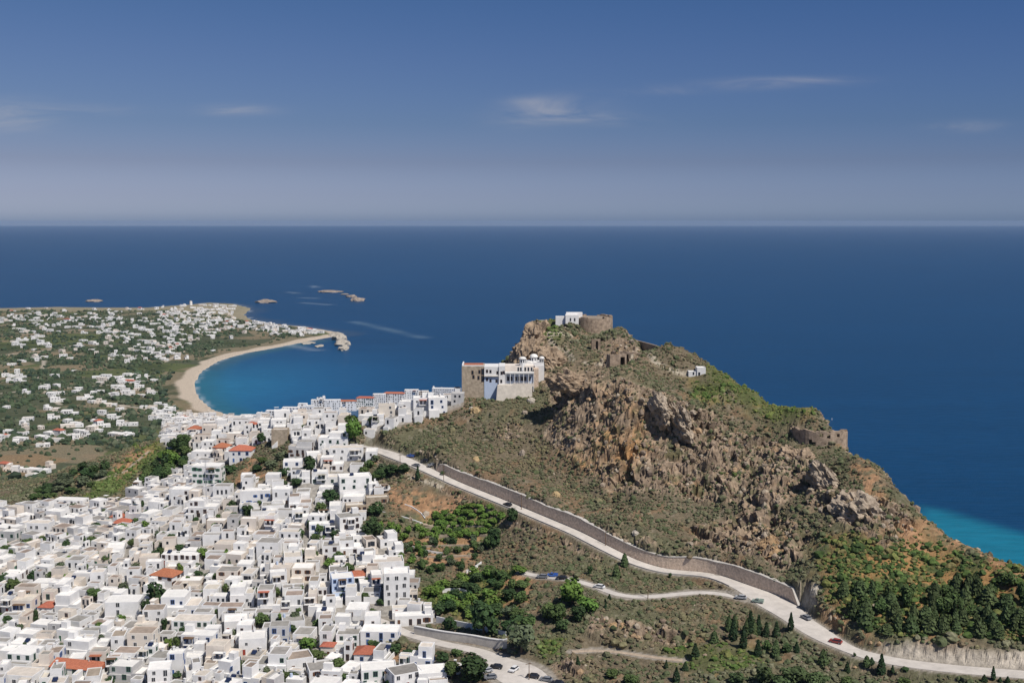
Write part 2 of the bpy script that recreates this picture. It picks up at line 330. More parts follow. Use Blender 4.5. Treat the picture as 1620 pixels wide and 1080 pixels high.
# ---------------------------------------------------------------- ground cover zones (world polygons measured through the survey)
def zone(x, y, poly, feather=3.0, wob=4.0, s=0):
    P = gpoly(poly)
    if len(P) < 3: return np.zeros(x.shape)
    P = np.array(P); m = (x > P[:, 0].min() - 30) & (x < P[:, 0].max() + 30) & (y > P[:, 1].min() - 30) & (y < P[:, 1].max() + 30)
    r = np.zeros(x.shape)
    if m.any():
        xx, yy = x[m], y[m]; k = 11 * wob / 4
        xx = xx + wob * fbm(xx / k, yy / k, 0 * xx, 3, 50 + s); yy = yy + wob * fbm(xx / k, yy / k, 0 * xx, 3, 90 + s)
        d, _, _ = seg_dist(xx, yy, P, True); i = inside(xx, yy, P)
        r[m] = smooth(np.where(i, d, -d), -feather, feather)
    return r
ROCKS = [[(870, 592), (905, 592), (960, 602), (1010, 612), (1060, 628), (1120, 650), (1180, 690), (1235, 700), (1270, 722), (1300, 745), (1330, 775), (1360, 782), (1410, 795), (1428, 815), (1420, 845), (1380, 858), (1340, 845), (1300, 800), (1265, 770), (1240, 800), (1160, 800), (1090, 785), (1000, 785), (940, 765), (905, 715), (880, 650)],
         [(812, 560), (835, 525), (850, 545), (880, 575), (870, 600), (815, 590)],
         [(1100, 840), (1150, 820), (1200, 800), (1260, 830), (1275, 880), (1230, 895), (1180, 880), (1140, 885), (1100, 870)],
         [(1040, 690), (1120, 690), (1170, 730), (1250, 740), (1280, 760), (1240, 790), (1160, 800), (1100, 780)],
         
         [(1180, 690), (1250, 700), (1290, 740), (1220, 750)], [(930, 860), (1010, 850), (1040, 880), (960, 845)],
         [(940, 980), (1000, 985), (1090, 1005), (1085, 1022), (1000, 1012), (945, 1000)], [(890, 1040), (950, 1040), (930, 1075), (890, 1070)],
         [(950, 545), (1000, 540), (1010, 570), (950, 580)]]
ORANGE_ROCK = [[(940, 620), (1000, 640), (1020, 690), (1000, 740), (940, 745), (930, 690)], [(850, 720), (960, 720), (940, 790), (860, 780)]]
SOIL = [[(170, 738), (215, 712), (238, 716), (205, 745), (185, 760)], [(75, 775), (110, 750), (150, 742), (130, 765)], [(600, 770), (650, 775), (730, 795), (720, 815), (670, 822), (610, 810)], [(1300, 965), (1350, 985), (1400, 1020), (1400, 1035), (1340, 1015)], [(1420, 815), (1460, 830), (1500, 850), (1470, 875), (1425, 862)],
        [(1480, 845), (1560, 870), (1620, 895), (1620, 920), (1560, 895)], [(640, 850), (760, 840), (770, 880), (680, 900)], [(380, 730), (420, 725), (430, 760), (370, 765)], [(590, 1020), (640, 1020), (640, 1050), (590, 1045)],
        [(790, 910), (850, 920), (845, 950), (800, 960)], [(1400, 720), (1380, 740), (1410, 800), (1350, 780)]]
GRASS = [[(135, 788), (175, 752), (215, 715), (250, 700), (262, 705), (225, 745), (195, 780)], [(870, 505), (900, 505), (880, 545), (850, 540)], [(1095, 600), (1140, 600), (1160, 640), (1100, 635)], [(1120, 760), (1170, 745), (1180, 765), (1130, 780)], [(840, 1010), (920, 1015), (900, 1040), (850, 1050)], [(1060, 1035), (1190, 1035), (1200, 1050), (1070, 1055)],
         [(150, 760), (210, 740), (235, 700), (220, 740), (190, 780), (140, 785)], [(640, 830), (760, 800), (790, 820), (760, 850), (660, 870)], [(1120, 580), (1180, 610), (1290, 660), (1250, 680), (1150, 640)], [(660, 930), (770, 900), (830, 905), (820, 960), (760, 990), (680, 960)]]
LUSH = [[(1290, 850), (1420, 870), (1470, 850), (1620, 900), (1640, 1030), (1560, 1020), (1400, 990), (1300, 950)]]
CUT = [[(1390, 1022), (1450, 1020), (1540, 1028), (1640, 1036), (1640, 1064), (1540, 1056), (1410, 1040)], [(1265, 925), (1295, 925), (1290, 965), (1272, 960)]]
TOWN = [(-90, 830), (0, 812), (85, 800), (140, 798), (200, 800), (222, 768), (262, 752), (300, 730), (318, 712), (262, 706), (258, 672), (292, 655), (345, 662), (400, 662), (450, 658), (510, 650), (560, 645), (640, 638), (728, 630), (732, 642), (690, 655), (640, 672), (600, 682),
        (578, 700), (585, 715), (600, 740), (612, 790), (592, 830), (622, 850), (640, 880), (632, 900), (655, 920), (655, 960), (700, 985), (640, 1000), (720, 1060), (700, 1130), (-90, 1180)]
GREEN_GAPS = [[(345, 742), (400, 705), (460, 695), (480, 720), (470, 760), (400, 765), (350, 775)], [(548, 650), (578, 650), (580, 700), (550, 705)], [(560, 725), (600, 720), (610, 780), (575, 770)], [(590, 1015), (690, 1010), (700, 1045), (610, 1050)], [(575, 790), (610, 795), (605, 850), (570, 840)]]

def lin(*c): return np.array(c, float)
def blend(c, col, w): return c * (1 - w[:, None]) + np.asarray(col)[None] * w[:, None] if np.asarray(col).ndim == 1 else c * (1 - w[:, None]) + col * w[:, None]
def build_terrain():
    na, ny = 860, 1180
    a = np.linspace(-.66, .66, na); y = np.exp(np.linspace(math.log(240), math.log(4100), ny))
    Am, Y = np.meshgrid(a, y); X = (Am * Y).ravel(); Y = Y.ravel()
    Z, flat = height(X, Y)
    sd = _bil(SDG, X, Y)
    near = Y < 1000
    rock = np.zeros(X.shape); xn, yn = X[near], Y[near]
    def zs(polys, **k):
        r = np.zeros(xn.shape)
        for i, p in enumerate(polys): r = np.maximum(r, zone(xn, yn, p, s=i * 7, **k))
        o = np.zeros(X.shape); o[near] = r; return o
    rock = zs(ROCKS, feather=5, wob=7); orange = zs(ORANGE_ROCK, feather=8, wob=10); soil = zs(SOIL, wob=5); grass = zs(GRASS, feather=6, wob=8); lush = zs(LUSH, feather=8, wob=9); cut = zs(CUT, feather=2, wob=1.5)
    town = zs([TOWN], feather=2, wob=1); gap = zs(GREEN_GAPS, feather=2, wob=3)
    # slope of the bare terrain
    G = Z.reshape(ny, na); e = 1.5
    zx = (height(X + e, Y)[0] - Z) / e; zy = (height(X, Y + e)[0] - Z) / e
    sl = np.sqrt(zx ** 2 + zy ** 2); sl[flat > .3] = 0
    town = town * (1 - gap)
    # everything beyond the crests toward the sea is bare rock
    steep = smooth(sl, .85, 1.25) * (1 - town) * near * (1 - .65 * rock)
    rock = np.maximum(rock, steep)
    rock = np.maximum(rock, .5 * smooth(fbm(X / 30, Y / 30, Z / 30, 3, 5), .25, .6) * near * (1 - town) * (X > -20) * (1 - lush))
    keep = (1 - flat) * (1 - town)
    nx, nyv, nz = -zx, -zy, np.ones_like(zx); ln = np.sqrt(nx ** 2 + nyv ** 2 + 1); nx /= ln; nyv /= ln; nz = nz / ln
    m = near
    big = np.zeros(X.shape); mid = big.copy(); fin = big.copy()
    zm = Z[m]
    warp = 4 * fbm(X[m] / 20, Y[m] / 20, zm / 20, 2, 71)
    big[m] = fbm((X[m] + warp) / 15, Y[m] / 20, zm / 34, 3, 21, True); mid[m] = fbm((X[m] + warp) / 5.5, Y[m] / 5.5, zm / 6, 3, 33, True); fin[m] = fbm(X[m] / 2.2, Y[m] / 2.2, zm / 2.2, 2, 44)
    crv = np.minimum(big + .15, 0) # crevices cut in
    F1 = np.zeros(X.shape); F2 = F1.copy(); F3 = F1.copy(); k_ = m & (rock > .05); xr, yr, zr = X[k_] + 1.5 * fin[k_], Y[k_], Z[k_]
    F1[k_] = facet(xr, yr, zr * .62, 10, 301); F2[k_] = facet(xr, yr, zr * .8, 4.2, 331); F3[k_] = facet(xr, yr, zr, 1.9, 361)
    amp = (rock * (2.0 * big + 5.0 * crv + .8 * mid + .4 * fin + 2.3 * F1 + 1.5 * F2 + .85 * F3) * (1 - .7 * steep) + (1 - rock) * (.9 * mid * .5 + .45 * fin + .5 * big)) * keep
    cuts = cut * (.9 * np.abs(np.sin(X * 1.1 + 2 * fin)) - .4); amp = amp * (1 - cut) + cuts * keep
    amp = amp * (1 - .85 * zs([[(825, 498), (860, 494), (985, 500), (1010, 545), (960, 560), (880, 560), (845, 548)]], feather=6, wob=1)); amp[~m] = 0
    far = ~m & (sd > 0); amp[far] = .8 * fbm(X[far] / 30, Y[far] / 30, 0 * X[far], 3, 9) * smooth(sd[far], 20, 200)
    X2 = X + nx * amp; Y2 = Y + nyv * amp; Z2 = Z + nz * amp
    # albedo
    n1 = fbm(X / 40, Y / 40, 0 * X, 3, 101); n2 = fbm(X / 9, Y / 9, Z / 9, 4, 103); n3 = fbm(X / 2.5, Y / 2.5, Z / 2.5, 3, 107)
    c = np.tile(lin(.158, .13, .088), (len(X), 1))
    c = blend(c, lin(.125, .12, .072), smooth(n1 + .6 * n2, -.1, .35)); c = blend(c, lin(.21, .14, .085), smooth(n2 - .4 * n1, .12, .4) * .8); c = blend(c, lin(.27, .235, .18), smooth(n3 + .3 * n2, .3, .55) * .6)
    g = np.tile(lin(.085, .11, .035), (len(X), 1)); g = blend(g, lin(.19, .18, .06), smooth(n2, 0, .35)); c = blend(c, g, grass * .8 * (1 - .3 * smooth(n3, .1, .5)))
    lu = np.tile(lin(.12, .12, .045), (len(X), 1)); lu = blend(lu, lin(.33, .19, .08), smooth(n2 + .4 * n1, .0, .25)); lu = blend(lu, lin(.05, .08, .03), smooth(-n2 + .5 * n3, .15, .4)); c = blend(c, lu, lush * .9)
    r = np.tile(lin(.285, .225, .17), (len(X), 1)); r = blend(r, lin(.40, .335, .265), smooth(n3 + n2 * .5, .05, .4)); r = blend(r, lin(.17, .135, .105), smooth(-n3 - .3 * n2, .1, .4)); r = blend(r, lin(.40, .24, .12), np.clip(orange * .75 * smooth(n2 + .4 * n3, -.2, .3) + .4 * smooth(n2, .25, .5), 0, 1))
    r = blend(r, lin(.09, .095, .05), smooth(n2 * .7 + n3 + .3 * nz - .25, .18, .4) * .85)
    r = r * np.array([[.98, .94, .88]]) * (1 + .22 * np.clip(F2, -1, 1)[:, None] + .2 * np.clip(F3, -1, 1)[:, None]); c = blend(c, r, smooth(rock + .35 * n3 + .2 * n2, .35, .65))
    dirt = zs([[(858, 545), (905, 535), (960, 532), (1010, 545), (1045, 578), (1000, 602), (930, 602), (885, 588)]], feather=8, wob=8); c = blend(c, lin(.27, .205, .14), dirt * smooth(n3 + n2, -.5, .2) * .85)
    c = blend(c, np.tile(lin(.37, .215, .12), (len(X), 1)) * (1 + .25 * n3[:, None]), soil * .85 * smooth(n3 + n2, -.5, -.1))
    c = blend(c, np.tile(lin(.46, .41, .34), (len(X), 1)) * (1 + .3 * n3[:, None]), cut)
    c = blend(c, lin(.31, .29, .26), town); c = blend(c, lin(.30, .27, .23), smooth(flat, .85, 1) * near)
    for tr, wd in ((((1012, 556), (1035, 572), (1055, 583), (1085, 592)), 1.6), (((855, 502), (858, 520), (850, 530), (872, 540), (884, 556)), 1.3), (((893, 548), (900, 560), (908, 572)), 1.2), (((905, 532), (880, 528), (862, 530)), 1.0), (((925, 575), (960, 580), (1000, 575), (1012, 556)), 1.3), (((700, 770), (660, 760), (635, 752)), .9), (((140, 765), (200, 745), (235, 715)), 1.2)):
        W3 = [ground(*q) for q in tr]; W3 = [q for q in W3 if q]
        if len(W3) > 1: c = blend(c, lin(.42, .37, .29), (1 - smooth(seg_dist(X, Y, W3)[0], wd * .6, wd * 1.5)) * .85 * near)
    # plain: fields, greyed so the ground colour carries some distance haze
    fz = np.floor(X / 70 + 3 * fbm(X / 300, Y / 300, 0 * X, 2, 7)); fw = np.floor(Y / 110 + 2 * fbm(X / 300, Y / 300, 0 * X, 2, 8))
    hsh = _h(fz.astype(np.int64), fw.astype(np.int64), np.zeros(len(X), np.int64), 3)
    p = np.tile(lin(.085, .095, .058), (len(X), 1)); p = blend(p, lin(.23, .19, .125), (hsh > .35) * .8); p = blend(p, lin(.11, .13, .05), (hsh < -.5) * .7)
    q2 = fbm(X / 60, Y / 60, 0 * X, 4, 17); p = blend(p, lin(.24, .185, .12), smooth(q2, .2, .45) * .7); p = blend(p, lin(.05, .065, .032), smooth(-q2, .1, .4) * .8)
    fr = smooth(Y, 820, 980); c = blend(c, p, fr * (1 - rock))
    tanf = zone(X, Y, [(-20, 722), (60, 718), (108, 728), (60, 745), (0, 762), (-20, 765)], 4, 6); c = blend(c, lin(.24, .17, .10), tanf * .9)
    back = smooth(Y, 1400, 1500)
    sand = np.where(sd > 0, smooth(-sd, -27 - 9 * n1, -19 - 9 * n1), 1) * smooth(Y, 1150, 1250)
    c = blend(c, lin(.50, .42, .33), np.clip(sand * (.25 + .75 * (X > -800 - 0 * X) * (Y < 2700)) + 0 * sd, 0, 1))
    c = blend(c, lin(.29, .255, .175), smooth(-sd, -330, -120) * (Y > 2850) * .85)
    for tr in (((295, 505), (305, 518), (320, 530)), ((0, 622), (60, 616), (130, 612), (200, 606), (262, 598)), ((190, 640), (240, 648), (290, 650)), ((0, 562), (60, 556), (120, 546)), ((60, 702), (110, 694), (150, 690), (240, 678)), ((262, 572), (290, 556), (318, 545)), ((180, 700), (200, 660), (190, 630)), ((20, 530), (110, 522), (200, 520)), ((95, 640), (60, 610), (70, 570))):
        W3 = [q for q in (ground(*q) for q in tr) if q and q[1] > 850]
        if len(W3) > 1: c = blend(c, lin(.45, .40, .33), (1 - smooth(seg_dist(X, Y, W3)[0], 2.2, 4.5)) * .8)
    c = np.clip(c, .01, .8)
    V = np.stack([X2, Y2, Z2], 1)
    me = np_mesh('ground', V, grid_faces(ny, na), 4, False, c)
    new_obj('ground', me, 'terrain', kind='structure', label='rocky scrub hillside, town slope and coastal plain')
    return V, rock, lush, town, grass, np.maximum(soil, dirt * .75), flat, na, ny, sd, cut
TV, T_rock, T_lush, T_town, T_grass, T_soil, T_flat, T_na, T_ny, T_sd, T_cut = build_terrain()

# ---------------------------------------------------------------- the sea
def build_sea():
    na, ny = 500, 700
    a = np.linspace(-1.1, 1.1, na); y = np.concatenate([np.exp(np.linspace(math.log(150), math.log(4500), ny - 60)), np.exp(np.linspace(math.log(4700), math.log(62000), 60))])
    Am, Y = np.meshgrid(a, y); X = (Am * Y).ravel(); Y = Y.ravel()
    d, _, _ = seg_dist(X, Y, COAST, True); ins = inside(X, Y, COAST); d = np.where(ins, 0, d)
    n = fbm(X / 160, Y / 160, 0 * X, 3, 201)
    deep = lin(.003, .045, .118); mid = lin(.008, .085, .20); cy_ = lin(.010, .165, .25)
    c = np.tile(deep, (len(X), 1))
    # the sandy bay: bright shallow blue, deepening away from the beach
    bx, by = sea(400, 612); e = ((X - bx) / 230) ** 2 + ((Y - by) / 430) ** 2
    c = blend(c, mid * 1.15, np.exp(-e * 1.0) * .95); c = blend(c, lin(.015, .16, .27), np.exp(-((X - bx + 70) / 120) ** 2 - ((Y - by + 60) / 300) ** 2) * .65)
    c = blend(c, lin(.02, .12, .15), smooth(-d, -60, -8) * (Y > 1100) * .7 * (Y < 2400))
    c = blend(c, lin(.07, .085, .10), smooth(-d + 25 * n, -60, -10) * (Y > 1900) * .35)
    # shoal by the southern cliff
    q = [sea(*p) for p in ((1455, 797), (1500, 806), (1550, 822), (1640, 850), (1900, 905), (1900, 1200), (1450, 1000), (1400, 850))]
    dd, _, _ = seg_dist(X, Y, q, True); ii = inside(X, Y, q); w = smooth(np.where(ii, dd, -dd) + 14 * n, -10, 22)
    c = blend(c, cy_, w * .92)
    st, _, _ = seg_dist(X, Y, [sea(560, 509), sea(600, 518), sea(640, 527), sea(668, 534)]); c = blend(c, lin(.16, .24, .30), np.exp(-(st / 16) ** 2) * .4 * smooth(n, -.6, .2))
    for (u0, v0, u1, v1) in ((478, 471, 500, 472), (480, 479, 520, 482), (458, 462, 470, 464), (496, 452, 500, 455), (425, 540, 500, 554)):
        st, _, _ = seg_dist(X, Y, [sea(u0, v0), sea(u1, v1)]); c = blend(c, lin(.3, .36, .4), np.exp(-(st / 14) ** 2) * .35)
    c = blend(c, lin(.55, .6, .62), (1 - smooth(-d if False else d, 3, 9)) * (d > 0) * smooth(fbm(X / 25, Y / 25, 0 * X, 2, 5), -.35, .1) * .4)
    c = c * (1 + .09 * fbm(X / 260, Y / 60, 0 * X, 3, 231)[:, None]) * (1 + .05 * fbm(X / 900, Y / 500, 0 * X, 3, 211)[:, None])
    me = np_mesh('sea', np.stack([X, Y, 0 * X], 1), grid_faces(len(y), na), 4, True, c)
    m = bpy.data.materials.new('sea_water'); m.use_nodes = True; nt = m.node_tree; L = nt.links.new; b = nt.nodes['Principled BSDF']
    at_ = N(nt, 'ShaderNodeAttribute', attribute_name='albedo'); b.inputs['Roughness'].default_value = .32; b.inputs['Specular IOR Level'].default_value = .12; b.inputs['IOR'].default_value = 1.33
    geo = N(nt, 'ShaderNodeNewGeometry'); mp = N(nt, 'ShaderNodeMapping'); mp.inputs['Scale'].default_value = (.035, .12, 1); mp.inputs['Rotation'].default_value = (0, 0, .12); L(geo.outputs['Position'], mp.inputs[0])
    nz = N(nt, 'ShaderNodeTexNoise', i_Scale=1.0, i_Detail=6.0, i_Roughness=.7); L(mp.outputs[0], nz.inputs['Vector'])
    bp = N(nt, 'ShaderNodeBump', i_Strength=.6); bp.inputs['Distance'].default_value = 1.2; L(nz.outputs[0], bp.inputs['Height']); L(bp.outputs[0], b.inputs['Normal'])
    mr = N(nt, 'ShaderNodeMapRange', i_1=.3, i_2=.7, i_3=.80, i_4=1.20); L(nz.outputs[0], mr.inputs[0])
    mx = N(nt, 'ShaderNodeMix', data_type='RGBA', blend_type='MULTIPLY'); mx.inputs[0].default_value = 1; L(at_.outputs['Color'], mx.inputs[6]); L(mr.outputs[0], mx.inputs[7]); L(mx.outputs[2], b.inputs['Base Color'])
    MATS['sea_water'] = m; new_obj('sea', me, 'sea_water', kind='structure', label='deep blue open sea with a turquoise bay')
build_sea()
# ---------------------------------------------------------------- the air
def build_haze():
    W = 66000; me = bpy.data.meshes.new('haze')
    v = [(x, y, z) for x in (-W, W) for y in (-500, W) for z in (-31, CH + 12)]
    f = [(0, 1, 3, 2), (4, 6, 7, 5), (0, 4, 5, 1), (2, 3, 7, 6), (0, 2, 6, 4), (1, 5, 7, 3)]
    me.from_pydata(v, [], f); m = bpy.data.materials.new('haze_air'); m.use_nodes = True; nt = m.node_tree; nt.nodes.clear()
    pv = N(nt, 'ShaderNodeVolumePrincipled'); pv.inputs['Color'].default_value = (.47, .64, .92, 1); pv.inputs['Density'].default_value = HAZE; pv.inputs['Anisotropy'].default_value = .0
    o = N(nt, 'ShaderNodeOutputMaterial'); nt.links.new(pv.outputs[0], o.inputs['Volume']); MATS['haze_air'] = m
    new_obj('haze', me, 'haze_air', kind='stuff', label='thin bluish sea haze over the whole coast')
HAZE = 1 / 62000
build_haze()
# ---------------------------------------------------------------- more materials
mat('plaster_white', (.76, .75, .735), .9, .10, .35, .02, 2, objvar=.07, spec=.1)
mat('plaster_cream', (.70, .63, .55), .9, .08, .5, .02, 2, objvar=.08, spec=.1)
mat('plaster_grey', (.52, .51, .50), .9, .12, .6, .02, 2, objvar=.1, spec=.1)
mat('plaster_blue', (.48, .56, .70), .9, .06, .6, spec=.1)
mat('roof_white', (.80, .78, .74), .9, .09, .45, .02, 2, objvar=.07, spec=.1)
mat('roof_grey', (.30, .285, .26), .95, .22, .5, .03, 2, objvar=.16, spec=.05)
mat('roof_earth', (.30, .245, .20), .95, .22, .5, .03, 2, objvar=.18, spec=.05)
mat('roof_cream', (.58, .53, .46), .95, .15, .5, .02, 2, objvar=.12, spec=.05)
mat('roof_tile', (.42, .15, .09), .85, .22, 1.6, .05, 3, objvar=.12, spec=.1)
mat('frame_white', (.75, .74, .72), .6); mat('frame_blue', (.07, .15, .38), .5); mat('frame_brown', (.14, .07, .04), .6); mat('frame_red', (.30, .06, .04), .6)
mat('frame_green', (.06, .16, .10), .6)
mat('dark_glass', (.025, .03, .04), .15, spec=.5); mat('shade_cloth', (.60, .55, .48), .8); mat('timber', (.16, .10, .06), .8, .2, 2)
mat('metal', (.35, .36, .38), .45, spec=.5); mat('solar', (.02, .03, .07), .12, spec=.6); mat('awning_red', (.42, .10, .08), .8)
mat('bark', (.14, .10, .07), .95, .25, 3); mat('stone_beige', (.40, .33, .25), .95, .3, .7, .12, 1.2, spec=.1)
for nm, c in (('leaf_mid', (.075, .115, .038)), ('leaf_dark', (.045, .080, .030)), ('leaf_bright', (.115, .19, .04)), ('leaf_cypress', (.028, .052, .022)), ('leaf_pine', (.074, .105, .042)), ('leaf_grey', (.10, .125, .07))):
    mat(nm, c, .75, .35, .9, objvar=.2, spec=.15)
for nm, c in (('car_black', (.02, .02, .025)), ('car_white', (.78, .78, .78)), ('car_blue', (.04, .12, .42)), ('car_grey', (.22, .23, .25)), ('car_green', (.30, .38, .33)), ('car_red', (.30, .05, .05)), ('car_silver', (.45, .46, .48))):
    mat(nm, c, .25, spec=.6)
mat('rubber', (.02, .02, .02), .8); mat('lamp_glass', (.7, .7, .65), .2)

class MB:
    """collects boxes and prisms into one mesh"""
    def __init__(s): s.v = []; s.f = []; s.m = []
    def add(s, vs, fs, m=0):
        o = len(s.v); s.v += vs; s.f += [tuple(o + i for i in f) for f in fs]; s.m += [m] * len(fs); return s
    def box(s, x0, x1, y0, y1, z0, z1, m=0, bottom=False):
        v = [(x0, y0, z0), (x1, y0, z0), (x1, y1, z0), (x0, y1, z0), (x0, y0, z1), (x1, y0, z1), (x1, y1, z1), (x0, y1, z1)]
        f = [(0, 1, 5, 4), (1, 2, 6, 5), (2, 3, 7, 6), (3, 0, 4, 7), (4, 5, 6, 7)] + ([(3, 2, 1, 0)] if bottom else [])
        return s.add(v, f, m)
    def cyl(s, x, y, z0, z1, r0, r1=None, n=10, m=0, cap=True):
        r1 = r0 if r1 is None else r1; v = []
        for k in range(n):
            a = 2 * math.pi * k / n; v += [(x + r0 * math.cos(a), y + r0 * math.sin(a), z0), (x + r1 * math.cos(a), y + r1 * math.sin(a), z1)]
        f = [(2 * k, 2 * ((k + 1) % n), 2 * ((k + 1) % n) + 1, 2 * k + 1) for k in range(n)]
        if cap: f.append(tuple(2 * k + 1 for k in range(n)))
        return s.add(v, f, m)
    def dome(s, x, y, z, r, h=None, n=12, m=0):
        h = h or r; rings = 4
        for k in range(rings):
            a0, a1 = math.pi / 2 * k / rings, math.pi / 2 * (k + 1) / rings
            s.cyl(x, y, z + h * math.sin(a0), z + h * math.sin(a1), r * math.cos(a0), max(r * math.cos(a1), .01), n, m, False)
        return s
    def tube(s, p, q, r, n=5, m=0):
        p, q = Vector(p), Vector(q); d = (q - p).normalized(); a = d.orthogonal().normalized(); b = d.cross(a); v = []
        for k in range(n):
            t = 2 * math.pi * k / n; o = (a * math.cos(t) + b * math.sin(t)) * r; v += [tuple(p + o), tuple(q + o)]
        return s.add(v, [(2 * k, 2 * ((k + 1) % n), 2 * ((k + 1) % n) + 1, 2 * k + 1) for k in range(n)] + [tuple(2 * k for k in range(n))[::-1], tuple(2 * k + 1 for k in range(n))], m)
    def mesh(s, name, mats=None):
        me = bpy.data.meshes.new(name); me.from_pydata(s.v, [], s.f)
        if len(set(s.m)) > 1: me.polygons.foreach_set('material_index', s.m)
        for q in ([mats] if isinstance(mats, str) else mats or []): me.materials.append(MATS[q])
        return me
def empty(name, loc, rz=0, **p):
    o = bpy.data.objects.new(name, None); COL.objects.link(o); o.location = loc; o.rotation_euler = (0, 0, rz); o.empty_display_size = .5
    for k, v in p.items(): o[k] = v
    return o
def part(name, me, parent, loc=(0, 0, 0), rz=0, scale=None):
    o = bpy.data.objects.new(name, me); COL.objects.link(o); o.parent = parent; o.location = loc; o.rotation_euler = (0, 0, rz)
    if scale: o.scale = scale
    return o

# ---------------------------------------------------------------- landmarks for telling look-alikes apart
MARKS = [('hipped orange roof', 255, 910), ('long orange lean-to', 117, 1048), ('four-storey white block', 628, 930), ('big blue-windowed house', 285, 955), ('two small orange roofs', 187, 825),
         ('pale blue house', 548, 925), ('stone ruin villa', 575, 775), ('tall white cube', 327, 755), ('utility pole', 327, 828), ('red hipped roof', 380, 708), ('bare stone building', 442, 690),
         ('bright green tree', 562, 680), ('monastery', 790, 600), ('long white hall', 108, 800), ('small town turret', 217, 770), ('dark loggia house', 350, 1040), ('big dark tree', 250, 935),
         ('car park', 820, 1060), ('orange roof corner', 70, 1062), ('vine terraces', 730, 830), ('orange soil slope', 655, 795), ('road junction', 1200, 945), ('blue truck', 872, 906), ('narrow balcony house', 420, 950),
         ('town left edge', 5, 870), ('bottom left corner', 5, 1070), ('beach', 300, 650), ('cypress clump', 1188, 990), ('bottom edge middle', 640, 1075), ('road curve', 1100, 906), ('red crest roofs', 600, 622),
         ('green town gap', 430, 740), ('grey-roofed twins', 425, 815), ('dark villa trees', 590, 820), ('white terrace wall', 740, 995), ('cave rocks', 1230, 880), ('road cutting', 1500, 1040)]
ORD = ['nearest', 'second', 'third', 'fourth', 'fifth', 'sixth', 'seventh', 'eighth', 'ninth', 'tenth', 'eleventh', 'twelfth'] + ['%dth' % i for i in range(13, 60)]
DIRS = ['right of', 'up-right of', 'above', 'up-left of', 'left of', 'down-left of', 'below', 'down-right of']
LABEL_Q = []     # (object, look, u, v) waiting for their place phrase
def queue_label(o, look, loc):
    u, v = proj(*loc); LABEL_Q.append((o, look, u, v))
def flush_labels():
    buckets = {}
    for o, look, u, v in LABEL_Q:
        d = [(math.hypot(u - m[1], 1.3 * (v - m[2])), i) for i, m in enumerate(MARKS)]; dist, i = min(d)
        if dist < 6: dist, i = sorted(d)[1]
        a = math.degrees(math.atan2(-(v - MARKS[i][2]), u - MARKS[i][1])) % 360; s = int((a + 22.5) // 45) % 8
        buckets.setdefault((look, i, s), []).append((dist, o))
    for (look, i, s), L in buckets.items():
        L.sort(key=lambda t: t[0])
        for k, (_, o) in enumerate(L):
            o['label'] = '%s, %s the %s' % (look, DIRS[s], MARKS[i][0])
        if len(L) > 1:
            for k, (_, o) in enumerate(L): o['label'] = '%s, %s one %s the %s' % (look, ORD[k], DIRS[s], MARKS[i][0])

# ---------------------------------------------------------------- houses
def window_mesh(name, w, h, frame, shutters=False):
    b = MB(); t = .12
    b.box(-w / 2, w / 2, -.02, 0, 0, h, 1, True)
    for (x0, x1, z0, z1) in ((-w / 2 - t, -w / 2, -t, h + t), (w / 2, w / 2 + t, -t, h + t), (-w / 2, w / 2, -t, 0), (-w / 2, w / 2, h, h + t), (-.03, .03, 0, h)): b.box(x0, x1, -.07, 0, z0, z1, 0, True)
    if shutters:
        for s in (-1, 1): b.box(min(s * (w / 2 + t), s * (w + t)), max(s * (w / 2 + t), s * (w + t)), -.05, 0, 0, h, 0, True)
    return b.mesh(name, [frame, 'dark_glass'])
WIN = {(f, s): window_mesh('window', 1.0, 1.25, f, s) for f in ('frame_white', 'frame_blue', 'frame_brown', 'frame_green') for s in (False, True)}
WINT = {f: window_mesh('window', .95, 2.1, f) for f in ('frame_white', 'frame_blue', 'frame_brown', 'frame_green')}
DOORM = {f: MB().box(-.5, .5, -.05, 0, 0, 2.1, 0, True).box(-.62, -.5, -.08, 0, 0, 2.2, 1, True).box(.5, .62, -.08, 0, 0, 2.2, 1, True).box(-.5, .5, -.08, 0, 2.1, 2.22, 1, True).mesh('door', [f, 'frame_white']) for f in ('frame_blue', 'frame_brown', 'frame_red', 'frame_green')}
WALLM = {'w': 'plaster_white', 'c': 'plaster_cream', 'g': 'plaster_grey', 's': 'stone_beige', 'l': 'plaster_blue'}
ROOFM = {'w': 'roof_white', 'c': 'roof_cream', 'g': 'roof_grey', 'b': 'roof_earth', 'r': 'roof_tile', 'm': 'roof_tile'}
ROOFN = {'w': 'white flat roof', 'c': 'cream flat roof', 'g': 'grey flat roof', 'b': 'brown earth roof', 'r': 'orange hipped tile roof', 'm': 'orange lean-to tile roof'}
WALLN = {'w': 'white', 'c': 'cream', 'g': 'grey', 's': 'bare stone', 'l': 'pale blue'}
